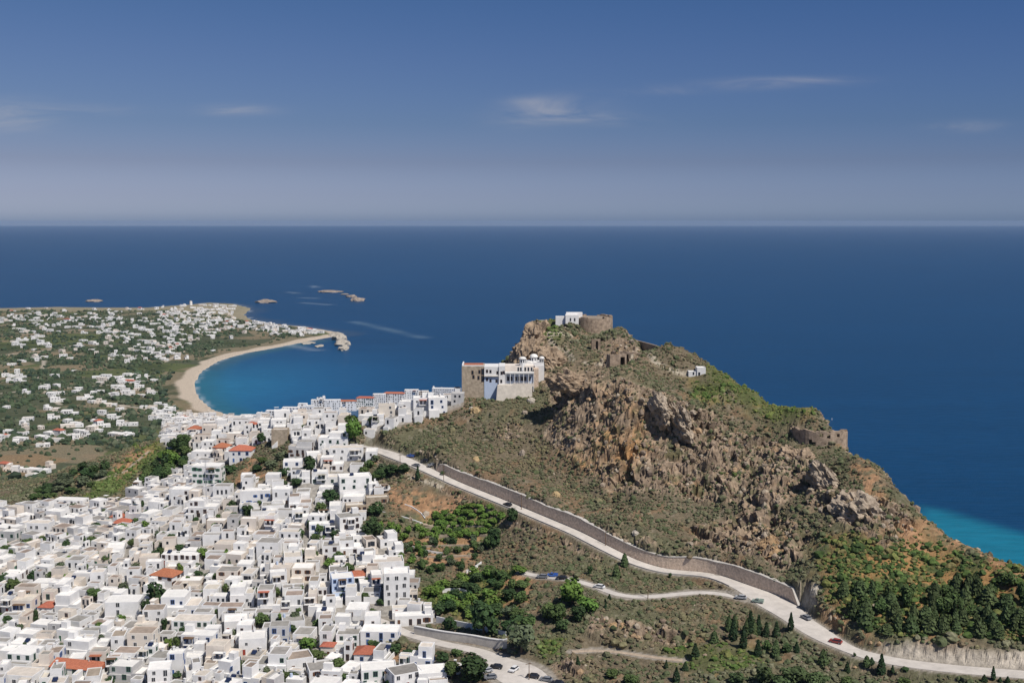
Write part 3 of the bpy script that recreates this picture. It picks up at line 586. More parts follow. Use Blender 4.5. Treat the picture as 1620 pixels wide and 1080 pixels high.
def block(wb, rb, x0, x1, y0, y1, z0, h, roof='w', par=.35, t=.28):
    if roof in 'rm':
        wb.box(x0, x1, y0, y1, z0, h, 0); e = .35; xa, xb, ya, yb = x0 - e, x1 + e, y0 - e, y1 + e
        rb.box(xa, xb, ya, yb, h + .003, h + .15, 0, True)
        if roof == 'r':
            r = min(x1 - x0, y1 - y0) * .5; hh = r * .55; cx0, cx1 = (x0 + r * .95, x1 - r * .95) if x1 - x0 > y1 - y0 else ((x0 + x1) / 2 - .05, (x0 + x1) / 2 + .05)
            cy0, cy1 = ((y0 + y1) / 2, (y0 + y1) / 2 + .05) if x1 - x0 > y1 - y0 else (y0 + r * .95, y1 - r * .95)
            rb.add([(xa, ya, h + .15), (xb, ya, h + .15), (xb, yb, h + .15), (xa, yb, h + .15), (cx0, cy0, h + hh), (cx1, cy0, h + hh), (cx1, cy1, h + hh), (cx0, cy1, h + hh)],
                   [(0, 1, 5, 4), (1, 2, 6, 5), (2, 3, 7, 6), (3, 0, 4, 7), (4, 5, 6, 7)])
        else:
            hh = (y1 - y0) * .38
            rb.add([(xa, ya, h + .15), (xb, ya, h + .15), (xb, yb, h + .15), (xa, yb, h + .15), (xa, yb, h + .15 + hh), (xb, yb, h + .15 + hh)], [(0, 1, 5, 4), (1, 2, 5), (3, 0, 4), (2, 3, 4, 5)])
        return
    H = h + par; v = []
    for (a, b) in ((x0, y0), (x1, y0), (x1, y1), (x0, y1)): v.append((a, b, z0))
    for (a, b) in ((x0, y0), (x1, y0), (x1, y1), (x0, y1)): v.append((a, b, H))
    for (a, b) in ((x0 + t, y0 + t), (x1 - t, y0 + t), (x1 - t, y1 - t), (x0 + t, y1 - t)): v.append((a, b, H))
    for (a, b) in ((x0 + t, y0 + t), (x1 - t, y0 + t), (x1 - t, y1 - t), (x0 + t, y1 - t)): v.append((a, b, h - .1))
    f = [(i, (i + 1) % 4, 4 + (i + 1) % 4, 4 + i) for i in range(4)] + [(4 + i, 4 + (i + 1) % 4, 8 + (i + 1) % 4, 8 + i) for i in range(4)] + [(8 + i, 8 + (i + 1) % 4, 12 + (i + 1) % 4, 12 + i) for i in range(4)]
    wb.add(v, f); rb.add([(x0 + t, y0 + t, h), (x1 - t, y0 + t, h), (x1 - t, y1 - t, h), (x0 + t, y1 - t, h)], [(0, 1, 2, 3)])
def design_house(w, d, h, roof, wall, rng, porch=None, annex=None, frame=None, nwin=None, stairs=None):
    """All the pieces of one house in its own frame: front at y=-d/2."""
    P = {'wall': MB(), 'roof': MB(), 'win': [], 'door': [], 'extra': []}; wb, rb = P['wall'], P['roof']
    fl = max(1, int(round(h / 2.9))); z0 = -4.5; x0, x1, y0, y1 = -w / 2, w / 2, -d / 2, d / 2
    frame = frame or rng.choice(['frame_white', 'frame_blue', 'frame_brown', 'frame_brown', 'frame_green', 'frame_white'])
    faces = []     # (x, y, face angle, length, height)
    annex = rng.random() if annex is None else annex
    if fl >= 2 and annex < .48 and roof not in 'rm':      # stepped: the upper storey covers part of the lower one
        k = rng.uniform(.45, .7); s = rng.choice([-1, 1]); hl = h * (fl - 1) / fl
        r2 = rng.choice([roof, 'w', 'c', 'g'])
        xs = (x0, x0 + w * k) if s < 0 else (x1 - w * k, x1)
        block(wb, rb, xs[0], xs[1], y0 + d * .12, y1, z0, h, roof, rng.uniform(.2, .5))
        rb2 = MB(); P['extra'].append(('roof', rb2, [ROOFM[r2 if r2 not in 'rm' else 'w']])); block(wb, rb2, *( (xs[1] + .003, x1) if s < 0 else (x0, xs[0] - .003)), y0, y1 - .05, z0, hl, r2 if r2 not in 'rm' else 'w', rng.uniform(.3, .9))
        wb.box(xs[0], xs[1], y0, y0 + d * .12 - .003, z0, hl)
        P['low'] = hl; faces = [((xs[0] + xs[1]) / 2, y0 + d * .12, 0, xs[1] - xs[0], h, hl), (0, y0, 0, w, hl, 0)]
        faces.append(((x1, x0)[s < 0], 0, (R(90), R(-90))[s < 0], d, h, 0)); faces.append(((x0, x1)[s < 0], 0, (R(-90), R(90))[s < 0], d, hl, 0))
    else:
        block(wb, rb, x0, x1, y0, y1, z0, h, roof, rng.choice([.12, .2, .3, .45, .6]))
        faces = [(0, y0, 0, w, h, 0), (x1, 0, R(90), d, h, 0), (x0, 0, R(-90), d, h, 0)]
        if annex > .62 and w > 4.6:      # a lower annex or walled terrace in front
            aw = w * rng.uniform(.45, .95); ax = rng.choice([x0, x1 - aw]); ad = rng.uniform(1.8, 3.2); ah = min(h * .55, rng.uniform(1.2, 2.9))
            rb2 = MB(); P['extra'].append(('terrace', rb2, [ROOFM[rng.choice('wccgb')]])); block(wb, rb2, ax, ax + aw, y0 - ad, y0 - .003, z0, ah, 'w', .5, .2)
    dark = False
    for (fx, fy, ang, ln, hh, hb) in faces:
        n = max(1, int(ln / rng.uniform(2.4, 4.2))) if nwin is None or ang != 0 else nwin
        for k in range(fl):
            zb = hh * k / fl if hb == 0 else hb
            if zb < hb - .1 or zb + 2.3 > hh + .1: continue
            if hb and k: continue
            for q in range(n):
                if rng.random() < (.12 if ang == 0 else .35): continue
                t = (q + .5 + rng.uniform(-.16, .16)) / n - .5
                px, py = fx + math.cos(ang) * t * ln, fy + math.sin(ang) * t * ln
                zz = zb + rng.uniform(.8, 1.0); tall = rng.random() < .28
                if k == 0 and not P['door'] and ang == 0 and rng.random() < .7: P['door'].append((px, py - .003, .05, ang)); continue
                sc = rng.choice([.85, 1.0, 1.1, 1.3])
                P['win'].append((px + .003 * math.sin(ang), py - .003 * math.cos(ang), zb + .12 if tall else zz, ang, tall, sc))
    P['frame'] = frame; P['shut'] = rng.random() < .15; P['doorf'] = {'frame_blue': 'frame_blue', 'frame_green': 'frame_green'}.get(frame, rng.choice(['frame_brown', 'frame_red']))
    if rng.random() < .4 and roof not in 'rm':
        b = MB(); cx, cy_ = rng.uniform(x0 + .6, x1 - .6), y1 - .7; b.box(cx - .35, cx + .35, cy_ - .3, cy_ + .3, h + .003, h + 1.3); b.box(cx - .45, cx + .45, cy_ - .4, cy_ + .4, h + 1.3, h + 1.45, 0, True); P['extra'].append(('chimney', b, ['plaster_white']))
    if rng.random() < .16 and roof not in 'rm' and w > 6:      # little stair-head or store room on the roof
        b, b2 = MB(), MB(); sw = rng.uniform(2, 3.2); sx = rng.choice([x0 + .3, x1 - .3 - sw]); block(b, b2, sx, sx + sw, y1 - .3 - min(2.6, d * .45), y1 - .3, h + .002, h + 2.3, 'w', .15, .15); P['extra'] += [('stair_head', b, [WALLM[wall]]), ('roof', b2, ['roof_white'])]
    if porch if porch is not None else rng.random() < .16:   # a shaded balcony or porch on posts
        b = MB(); pw = min(w * .7, rng.uniform(3, 5)); zz = max(2.5, h - .5 if fl == 1 else h * (fl - 1) / fl + 2.3); px = rng.uniform(x0 + pw / 2, x1 - pw / 2) if w > pw else 0
        b.box(px - pw / 2, px + pw / 2, y0 - 1.9, y0 - .003, zz, zz + .14, 0, True)
        for s in (-1, 1): b.box(px + s * (pw / 2 - .1) - .09, px + s * (pw / 2 - .1) + .09, y0 - 1.85, y0 - 1.67, zz - 2.4, zz, 1)
        b.box(px - pw / 2, px + pw / 2, y0 - 1.9, y0 - .003, zz - 2.55, zz - 2.4, 1, True)
        for k in range(7): b.box(px - pw / 2 + pw * k / 6.05, px - pw / 2 + pw * k / 6.05 + .04, y0 - 1.88, y0 - 1.84, zz - 2.4, zz - 1.5, 1)
        P['extra'].append(('balcony', b, [rng.choice(['roof_cream', 'roof_white', 'timber', 'roof_tile']), 'plaster_white']))
        P['win'] += [(px - 1, y0 - .006, zz - 2.35, 0, True, 1.0), (px + 1, y0 - .006, zz - 2.35, 0, True, 1.0)]; dark = True
    if rng.random() < .13 and roof in 'wgc':
        b = MB(); cx = rng.uniform(x0 + 1.2, max(x0 + 1.3, x1 - 1.2)); b.add([(cx - .9, -.9, h + .35), (cx + .9, -.9, h + .35), (cx + .9, .6, h + 1.2), (cx - .9, .6, h + 1.2), (cx - .9, .6, h + .3), (cx + .9, .6, h + .3)], [(0, 1, 2, 3), (3, 2, 5, 4)])
        b.box(cx - .7, cx + .7, .62, 1.1, h + .9, h + 1.35, 1, True); P['extra'].append(('solar_heater', b, ['solar', 'metal']))
    if stairs if stairs is not None else (fl >= 2 and rng.random() < .14):
        b = MB(); n = 9; hh2 = h / fl
        for k in range(n): b.box(x0 + .3 + k * .34, x0 + .3 + (k + 1) * .34 - .004, y0 - 1.1, y0 - .004, -3, hh2 * (k + 1) / n, 0)
        P['extra'].append(('staircase', b, ['plaster_white']))
    if rng.random() < .12 and roof not in 'rm' and w > 5:
        b = MB().cyl(x0 + 1.0, y1 - 1.1, h + .002, h + 1.3, .5, .5, 9); P['extra'].append(('water_tank', b, [rng.choice(['frame_white', 'plaster_blue', 'metal', 'car_black'])]))
    size = 'small ' if w < 5.6 else 'wide ' if w > 9.5 else ''
    st = ['', 'low ', 'two-storey ', 'three-storey ', 'tall '][min(fl, 4)]
    P['look'] = '%s%s%s house, %s' % (size, st, WALLN[wall], ROOFN[roof]); P['size'] = w * h
    return P
HOUSES = []; RECTS = []
MERGED = {}
def _sat(x, y, w, d, rz, bx, by, bw, bd, br, gap):
    for ang in (rz, rz + math.pi / 2, br, br + math.pi / 2):
        ax, ay = math.cos(ang), math.sin(ang)
        if abs((bx - x) * ax + (by - y) * ay) > abs(math.cos(rz - ang)) * w / 2 + abs(math.sin(rz - ang)) * d / 2 + abs(math.cos(br - ang)) * bw / 2 + abs(math.sin(br - ang)) * bd / 2 + gap: return True
    return False
CELL = {}; CELL_N = [0]
def rect_ok(x, y, w, d, rz, gap=.5):
    for r in RECTS[CELL_N[0]:]: CELL.setdefault((int(r[0] // 16), int(r[1] // 16)), []).append(r)
    CELL_N[0] = len(RECTS); ci, cj = int(x // 16), int(y // 16)
    for i in (-1, 0, 1):
        for j in (-1, 0, 1):
            for r in CELL.get((ci + i, cj + j), ()):
                if abs(r[0] - x) + abs(r[1] - y) < 24 and not _sat(x, y, w, d, rz, *r, gap): return False
    return True
def add_house(x, y, z, w, d, h, rz, roof, wall, rng, manual=False, look=None, **k):
    P = design_house(w, d, h, roof, wall, rng, **k); 
    if look: P['look'] = look
    HOUSES.append(dict(P=P, loc=(x, y, z), rz=rz, roof=roof, wall=wall, manual=manual, far=y)); RECTS.append((x, y, w, d, rz))
def emit_house(H):
    P = H['P']; o = empty('house', H['loc'], H['rz'], category='house', group='cube houses of the hill town')
    part('wall', P['wall'].mesh('wall', WALLM[H['wall']]), o); part('roof', P['roof'].mesh('roof', ROOFM[H['roof']]), o)
    for (x, y, z, a, tall, sc) in P['win']: part('window', WINT[P['frame']] if tall else WIN[(P['frame'], P['shut'])], o, (x, y, z), a, (sc, 1, 1 if tall else sc))
    for (x, y, z, a) in P['door']: part('door', DOORM[P['doorf']], o, (x, y, z), a)
    for (n, b, m) in P['extra']: part(n, b.mesh(n, m), o)
    if H.get('label'): o['label'] = H['label']
    else: queue_label(o, P['look'], (H['loc'][0], H['loc'][1], H['loc'][2] + 3))
    return o
def merge_mb(b, names, loc, rz, acc):
    c, s = math.cos(rz), math.sin(rz); o = len(acc.v)
    acc.v += [(loc[0] + c * x - s * y, loc[1] + s * x + c * y, loc[2] + z) for x, y, z in b.v]; acc.f += [tuple(o + i for i in f) for f in b.f]; acc.m += [names[i] for i in b.m]
STUFFM = ['plaster_white', 'plaster_cream', 'plaster_grey', 'roof_white', 'roof_cream', 'roof_grey', 'roof_earth', 'roof_tile', 'dark_glass', 'stone_beige', 'plaster_blue']
def merge_house(H, acc, windows=True):
    P = H['P']; ix = STUFFM.index
    merge_mb(P['wall'], [ix(WALLM[H['wall']])], H['loc'], H['rz'], acc); merge_mb(P['roof'], [ix(ROOFM[H['roof']])], H['loc'], H['rz'], acc)
    for (n_, b_, m_) in P['extra']:
        if n_ in ('roof', 'terrace'): merge_mb(b_, [ix(m_[0])], H['loc'], H['rz'], acc)
    if windows:
        for (x, y, z, a, tall, sc) in P['win']:
            b = MB().box(-.5, .5, -.04, 0, 0, 2.1 if tall else 1.25, 0, True); c, s = math.cos(a), math.sin(a); b.v = [(x + c * p - s * q, y + s * p + c * q, z + r) for p, q, r in b.v]; merge_mb(b, [ix('dark_glass')], H['loc'], H['rz'], acc)
# (centre u, foot v, width px, height px, depth m, turn deg, roof, wall, extras)
HM = [(255, 928, 42, 17, 8.5, 18, 'r', 'w', dict(label='cream house under a bright orange hipped tile roof behind the big dark tree', frame='frame_brown')),
      (117, 1070, 88, 13, 4.2, 13, 'm', 'w', dict(label='long low house with a narrow orange lean-to tile roof near the bottom left')),
      (284, 974, 62, 28, 11, -2, 'w', 'w', dict(label='large white house with three blue-framed openings and white roof right of the dark tree', frame='frame_blue', nwin=3)),
      (128, 1040, 66, 24, 6, 12, 'w', 'w', {}), (193, 983, 54, 31, 9, -4, 'w', 'w', dict(nwin=1)), (104, 972, 38, 28, 9, 6, 'w', 'w', dict(nwin=1)), (35, 976, 33, 25, 8, 0, 'c', 'c', dict(nwin=3)), (243, 997, 34, 33, 7, -6, 'b', 'w', {}),
      (302, 1004, 64, 22, 8, 3, 'c', 'w', {}), (312, 1030, 54, 26, 6, 6, 'w', 'w', {}), (348, 1056, 50, 32, 8, 6, 'c', 'c', dict(porch=True, label='white house with a wide dark loggia and cream roof at the bottom')),
      (187, 1034, 22, 28, 7, -8, 'b', 'w', {}), (222, 1036, 42, 34, 8, 2, 'b', 'c', {}), (307, 1076, 24, 26, 6, -20, 'g', 'w', {}), (277, 1068, 25, 34, 5, 0, 'w', 'w', dict(annex=.5)), (198, 1078, 58, 22, 8, 8, 'w', 'g', {}),
      (252, 1092, 36, 34, 8, -12, 'w', 'w', {}), (156, 1092, 42, 22, 9, -14, 'b', 'w', {}), (30, 1056, 44, 22, 9, 10, 'w', 'w', {}), (28, 1086, 54, 18, 8, 8, 'c', 'w', {}), (383, 962, 38, 32, 8, -6, 'w', 'w', {}), (333, 950, 24, 18, 7, 0, 'c', 'w', {}),
      (300, 932, 36, 14, 6, 0, 'w', 'c', {}), (154, 930, 22, 24, 6, -8, 'c', 'w', {}), (50, 944, 44, 15, 6, 10, 'w', 'w', dict(frame='frame_blue')), (18, 924, 32, 16, 7, 4, 'w', 'w', {}), (182, 884, 28, 14, 12, -14, 'w', 'w', {}),
      (155, 896, 30, 22, 7, 4, 'c', 'c', {}), (283, 895, 60, 17, 6, 8, 'w', 'w', {}), (108, 806, 50, 15, 7, 8, 'w', 'w', dict(label='long white hall with a flat roof at the far left edge of the town', annex=.5)),
      (326, 776, 46, 38, 9, 3, 'w', 'w', dict(label='tall blank white cube house standing above its neighbours', annex=.5)), (320, 820, 46, 26, 8, 3, 'w', 'w', {}), (318, 732, 32, 17, 8, 6, 'w', 'w', {}),
      (380, 731, 36, 18, 9, 2, 'r', 'w', dict(label='white house with dark red hipped roof, right one of two by the green gap')), (348, 724, 24, 16, 8, 5, 'r', 'c', {}), (305, 691, 17, 12, 8, 0, 'r', 'w', {}), (322, 691, 17, 12, 8, 0, 'r', 'w', {}),
      (217, 777, 12, 15, 5, 0, 'w', 'w', {}), (286, 801, 32, 26, 7, 4, 'w', 'w', {}), (442, 706, 25, 25, 7, 0, 'c', 's', dict(label='plain bare stone building with a flat roof among white houses', nwin=0, annex=.5)),
      (475, 724, 38, 24, 7, 4, 'g', 'g', {}), (489, 703, 24, 21, 6, 0, 'w', 'w', {}), (527, 708, 48, 22, 8, 3, 'w', 'w', {}), (548, 729, 54, 20, 7, -6, 'c', 'w', {}), (463, 748, 30, 18, 8, -8, 'w', 'w', {}),
      (525, 745, 36, 20, 7, -3, 'w', 'w', dict(porch=True)), (518, 766, 50, 18, 7, -6, 'w', 'w', dict(porch=True)), (563, 785, 52, 30, 9, -14, 'w', 'w', dict(label='large white villa with dark windows standing above the stone ruin')), (601, 782, 34, 16, 7, -14, 'w', 'w', {}),
      (582, 809, 70, 20, 6, -12, 'c', 's', dict(label='roofless brown stone ruin with door openings below the white villa')), (395, 768, 28, 15, 7, -8, 'w', 'w', {}), (431, 768, 22, 17, 6, 0, 'w', 'w', {}), (404, 800, 48, 22, 7, -5, 'w', 'w', {}),
      (445, 798, 28, 24, 7, 0, 'w', 'w', {}), (475, 806, 36, 20, 8, -8, 'b', 'w', {}), (432, 812, 36, 12, 8, -10, 'g', 'w', {}), (413, 824, 32, 14, 7, -10, 'g', 'w', {}), (475, 829, 26, 22, 6, -6, 'w', 'w', {}), (522, 824, 38, 22, 10, -8, 'w', 'w', {}),
      (556, 848, 38, 30, 9, -22, 'g', 'w', dict(porch=True)), (514, 850, 50, 20, 6, -10, 'w', 'w', {}), (370, 674, 30, 14, 8, 0, 'w', 'w', {}), (405, 669, 34, 15, 8, 3, 'w', 'w', {}), (434, 665, 28, 15, 8, 4, 'w', 'w', {}), (460, 661, 28, 16, 8, 2, 'w', 'w', {}),
      (484, 655, 26, 16, 7, 5, 'w', 'w', {}), (503, 648, 22, 18, 7, 0, 'w', 'w', {}), (526, 651, 26, 18, 7, -4, 'w', 'w', {}), (549, 650, 30, 15, 7, -4, 'r', 'w', dict(label='white crest house with dark porch under a long red roof', porch=True)), (577, 648, 28, 18, 8, 4, 'r', 'w', {}),
      (600, 646, 20, 22, 8, 0, 'w', 'w', {}), (623, 643, 34, 20, 8, 4, 'r', 'w', {}), (651, 641, 22, 24, 7, 0, 'w', 'w', {}), (669, 638, 18, 19, 7, 0, 'w', 'c', {}), (706, 632, 46, 17, 8, 6, 'w', 'w', {}), (693, 657, 30, 26, 8, -10, 'w', 'w', dict(frame='frame_blue')),
      (666, 657, 24, 26, 7, -4, 'w', 'w', {}), (643, 657, 22, 20, 7, 0, 'w', 'w', {}), (612, 664, 26, 22, 8, -6, 'c', 'c', {}), (597, 674, 20, 17, 6, 0, 'w', 'w', {}), (628, 957, 42, 49, 9, -6, 'w', 'w', dict(label='tall four-storey plain white block with small windows', annex=.5, nwin=3, frame='frame_white')),
      (655, 988, 62, 13, 5, -6, 'w', 'w', dict(porch=False)), (640, 972, 40, 10, 4, -6, 'c', 'w', {}), (543, 944, 36, 30, 8, -14, 'w', 'l', dict(frame='frame_blue', label='pale blue fronted house with blue window frames below a small red roof')), (565, 921, 30, 10, 6, -14, 'r', 'w', {}),
      (588, 935, 38, 24, 8, -12, 'w', 'w', {}), (615, 906, 50, 16, 9, -10, 'c', 'w', {}), (578, 900, 30, 20, 7, -6, 'w', 'w', {}), (555, 878, 38, 22, 8, -10, 'g', 'w', {}), (423, 884, 36, 26, 8, 4, 'g', 'w', {}), (470, 886, 28, 20, 7, -6, 'w', 'w', {}),
      (497, 893, 30, 22, 7, -4, 'w', 'c', {}), (524, 886, 28, 22, 8, -6, 'g', 'w', {}), (420, 966, 26, 34, 7, -4, 'g', 'w', dict(porch=True, label='narrow three-storey white house with a balcony and grey roof')), (458, 972, 44, 28, 8, -6, 'b', 'w', dict(porch=True)), (445, 921, 30, 22, 7, 0, 'c', 'c', {}),
      (478, 921, 34, 22, 8, 0, 'w', 'c', {}), (487, 966, 30, 26, 7, -8, 'c', 'c', dict(porch=True)), (563, 990, 34, 26, 9, 2, 'w', 'w', {}), (550, 1025, 38, 20, 8, 0, 'g', 'w', {}), (600, 1020, 62, 20, 8, 3, 'w', 'w', {}), (465, 1002, 36, 18, 8, -14, 'g', 'w', {}),
      (428, 1068, 50, 32, 9, 4, 'g', 'w', {}), (400, 1035, 44, 24, 9, -10, 'w', 'w', {}), (600, 1085, 58, 26, 8, -10, 'w', 'w', {}), (647, 1088, 50, 24, 8, -26, 'g', 'w', {}), (685, 1082, 46, 18, 8, -10, 'w', 'w', {}), (475, 1060, 44, 18, 8, -22, 'b', 'w', {}), (510, 1082, 42, 22, 9, -18, 'g', 'w', {}),
      (536, 922, 30, 18, 8, -10, 'g', 'w', {}), (505, 942, 34, 22, 8, -4, 'b', 'w', {}), (12, 862, 26, 20, 8, 8, 'w', 'g', {}), (60, 850, 36, 22, 7, 4, 'c', 'w', {}), (190, 836, 26, 8, 7, 4, 'r', 'c', {}), (184, 826, 22, 7, 6, 4, 'r', 'c', {}), (600, 898, 24, 14, 6, 0, 'w', 'w', {}), (375, 1000, 40, 16, 9, -14, 'w', 'w', {})]
# ---------------------------------------------------------------- roads and walls
def offset(pts, par_offs):
    """Resample a polyline finely and return centre points with left normals."""
    P = np.array(pts); out = []
    for i in range(len(P) - 1):
        n = max(2, int(np.hypot(*(P[i + 1] - P[i])[:2]) / 3))
        for k in range(n): out.append((i + k / n, P[i] + (P[i + 1] - P[i]) * k / n))
    out.append((len(P) - 1, P[-1])); par = np.array([o[0] for o in out]); C = np.array([o[1] for o in out])
    K = np.array([1, 2, 3, 2, 1.]) / 9   # ease the corners
    Cs = C.copy()
    for j in range(3): Cs[2:-2, j] = np.convolve(C[:, j], K, 'valid')
    T = np.gradient(Cs[:, :2], axis=0); T /= np.linalg.norm(T, axis=1)[:, None]; return par, Cs, np.stack([-T[:, 1], T[:, 0]], 1)
def ribbon(name, pts, half, m, label, lift=.0, thick=.5):
    par, C, Nn = offset(pts, None); hw = half(par) if callable(half) else np.full(len(par), half); v = []; f = []
    for i in range(len(par)):
        for s, dz in ((-1, -thick), (-1, 0), (-.5, .03), (0, .05), (.5, .03), (1, 0), (1, -thick)):
            q = C[i, :2] + Nn[i] * hw[i] * s; v.append((q[0], q[1], C[i, 2] + dz + lift))
    for i in range(len(par) - 1):
        for k in range(6): a = i * 7 + k; f.append((a, a + 1, a + 8, a + 7))
    me = bpy.data.meshes.new(name); me.from_pydata(v, [], [t[::-1] for t in f]); new_obj(name, me, m, kind='structure', label=label)
ribbon('road', ROADW, road_half, 'asphalt', 'pale concrete road climbing along the hillside to the town')
ribbon('side_road', ROAD2W, 1.65, 'asphalt', 'narrow side road below the main road', .006)
ribbon('footpath', TRACKW, 1.0, 'earth_track', 'pale dirt footpath in the scrub below the side road')
ribbon('car_park', PARKW, lambda p: 2.3 + 6.0 * np.exp(-((p - 6.2) / 1.2) ** 2), 'asphalt', 'lower street widening into a car park')
LANE = [ground(*p) for p in ((660, 928), (690, 925), (715, 915), (735, 905), (755, 895))]
ribbon('garden_lane', [(p[0], p[1], p[2] + .1) for p in LANE], 1.6, 'earth_track', 'pale dirt lane between the gardens')
ribbon('town_lane', [(p[0], p[1], p[2] + .12) for p in (ground(*q) for q in ((600, 815), (640, 822), (665, 828), (700, 833)))], 1.1, 'earth_track', 'white lane leading out of the houses')
ribbon('town_steps', [(p[0], p[1], p[2] + .12) for p in (ground(*q) for q in ((560, 703), (590, 708), (612, 716)))], 1.3, 'concrete', 'pale path joining the road to the upper houses')
def wall_run(name, pts, off, thick, zb, zt, m, label, cat='wall', cap=None, sel=None, cap_m='concrete', group=None):
    par, C, Nn = offset(pts, None)
    if sel is not None: k = sel(par); par, C, Nn = par[k], C[k], Nn[k]
    o0 = off(par) if callable(off) else np.full(len(par), off); zt_ = zt(par) if callable(zt) else np.full(len(par), zt)
    def strip(o_a, o_b, z_a, z_b):
        v = []; f = []; n = len(par)
        for i in range(n):
            a = C[i, :2] + Nn[i] * o_a[i]; b = C[i, :2] + Nn[i] * o_b[i]
            v += [(a[0], a[1], z_a[i]), (a[0], a[1], z_b[i]), (b[0], b[1], z_b[i]), (b[0], b[1], z_a[i])]
        for i in range(n - 1):
            for k in range(3): p = 4 * i + k; f.append((p, p + 4, p + 5, p + 1))
        f += [(0, 1, 2, 3), tuple(4 * n - 4 + k for k in (3, 2, 1, 0))]
        me = bpy.data.meshes.new(name); me.from_pydata(v, [], f); return me
    top = C[:, 2] + zt_
    o = new_obj(name, strip(o0, o0 + thick, C[:, 2] + zb, top), m, label=label, category=cat)
    if group: o['group'] = group
    if cap:
        c = strip(o0 - .12, o0 + thick + .12, top + .003, top + cap); c.materials.append(MATS[cap_m]); part('coping', c, o)
    return o
par_sel = lambda a, b: (lambda p: (p >= a) & (p <= b))
jag = lambda p: wall_h(p) + .35 * np.round(1.5 * vn(p * 1.3, 0 * p, 0 * p, 5))
wall_run('retaining_wall', ROADW, lambda p: road_half(p) + .35, 1.7, -1, jag, 'masonry', 'long brown masonry retaining wall above the climbing road', cap=.25, sel=par_sel(3.0, 17.0))
wall_run('parapet', ROADW, lambda p: -road_half(p) - .45, .35, -1, .35, 'concrete', 'low concrete kerb wall on the valley side of the main road', cap=None, sel=par_sel(0.2, 15.2))
TW = [ground(*p) for p in ((655, 1003), (700, 1012), (750, 1018), (790, 1027), (802, 1024))]
wall_run('retaining_wall', TW, 0, .6, -2, 3.0, 'concrete', 'grey retaining wall with white top above the lower street', cap=.25, cap_m='plaster_white')
TW2 = [ground(*p) for p in ((690, 985), (720, 992), (760, 1000), (800, 1010))]
wall_run('terrace_wall', TW2, 0, .4, -2, 2.6, 'plaster_white', 'white terrace wall running below the dark garden trees')
for lb, pp, h in (('white curved yard wall beside the garden lane', ((738, 907), (750, 902), (762, 893)), 1.4), ('low white wall edging the lane above the brown ruin', ((605, 812), (640, 820), (668, 830)), 1.0), ('cream wall round the bare soil yard', ((640, 862), (660, 872), (700, 878)), 1.2),
                 ('pale wall at the end of the white pergola terrace', ((700, 938), (725, 934), (738, 940)), 1.6), ('low white garden wall by the villa ruin', ((640, 800), (660, 806), (672, 822)), .9)):
    wall_run('garden_wall', [ground(*p) for p in pp], 0, .35, -1.5, h, 'plaster_white', lb, group='white garden walls')
# terrace walls among the vines
for k, (pp) in enumerate((((668, 852), (700, 850), (740, 848), (770, 850)), ((660, 868), (700, 866), (750, 866)), ((655, 884), (700, 884), (745, 882)), ((672, 838), (720, 834), (765, 836)))):
    wall_run('dry_stone_wall', [ground(*p) for p in pp], 0, .7, -1, 1.3, 'stone_beige', 'dry stone terrace wall among the vines, %s from the top' % ('second', 'third', 'lowest', 'highest')[k], group='dry stone terrace walls')

# ---------------------------------------------------------------- poles
def pole(u, v, h, label, kind='utility_pole', box=False):
    g = ground(u, v); o = empty(kind, g, .4, label=label, category='pole')
    part('post', MB().cyl(0, 0, -1, h, .16, .11, 7).mesh('post', 'timber' if kind != 'antenna_mast' else 'metal'), o)
    if kind == 'utility_pole':
        part('crossarm', MB().box(-1.1, 1.1, .18, .3, h - .7, h - .55, 0, True).mesh('crossarm', 'timber'), o)
        for s in (-.95, 0, .95): part('insulator', MB().cyl(s, .24, h - .55, h - .3, .06, .04, 6).mesh('insulator', 'frame_white'), o)
        if box: part('transformer', MB().box(-.6, .6, -.75, -.17, h - 3.2, h - 1.9, 0, True).mesh('transformer', 'metal'), o)
    else:
        for k in range(5): part('aerial', MB().box(-1 + .1 * k, 1 - .1 * k, -.03, .03, h - .6 - k * .7, h - .52 - k * .7, 0, True).mesh('aerial', 'metal'), o)
pole(327, 845, 11, 'dark utility pole with transformer standing among the white houses', box=True)
pole(327, 812, 26, 'tall thin antenna mast rising over the white cube house', 'antenna_mast')
for u, v, h, lb in ((633, 734, 5, 'pole at the top of the road near the blue truck'), (702, 761, 7.5, 'roadside pole below the start of the masonry wall'), (825, 806, 7, 'roadside pole beside the dark tree at the road edge'), (958, 863, 7, 'roadside pole halfway down the masonry wall'),
                    (1025, 946, 5, 'short pole on the side road'), (632, 822, 6, 'pole at the edge of the bare orange slope'), (1062, 1000, 4, 'short pole in the scrub below the side road'), (837, 1075, 6, 'lamp post at the edge of the car park')): pole(u, v, h, lb)

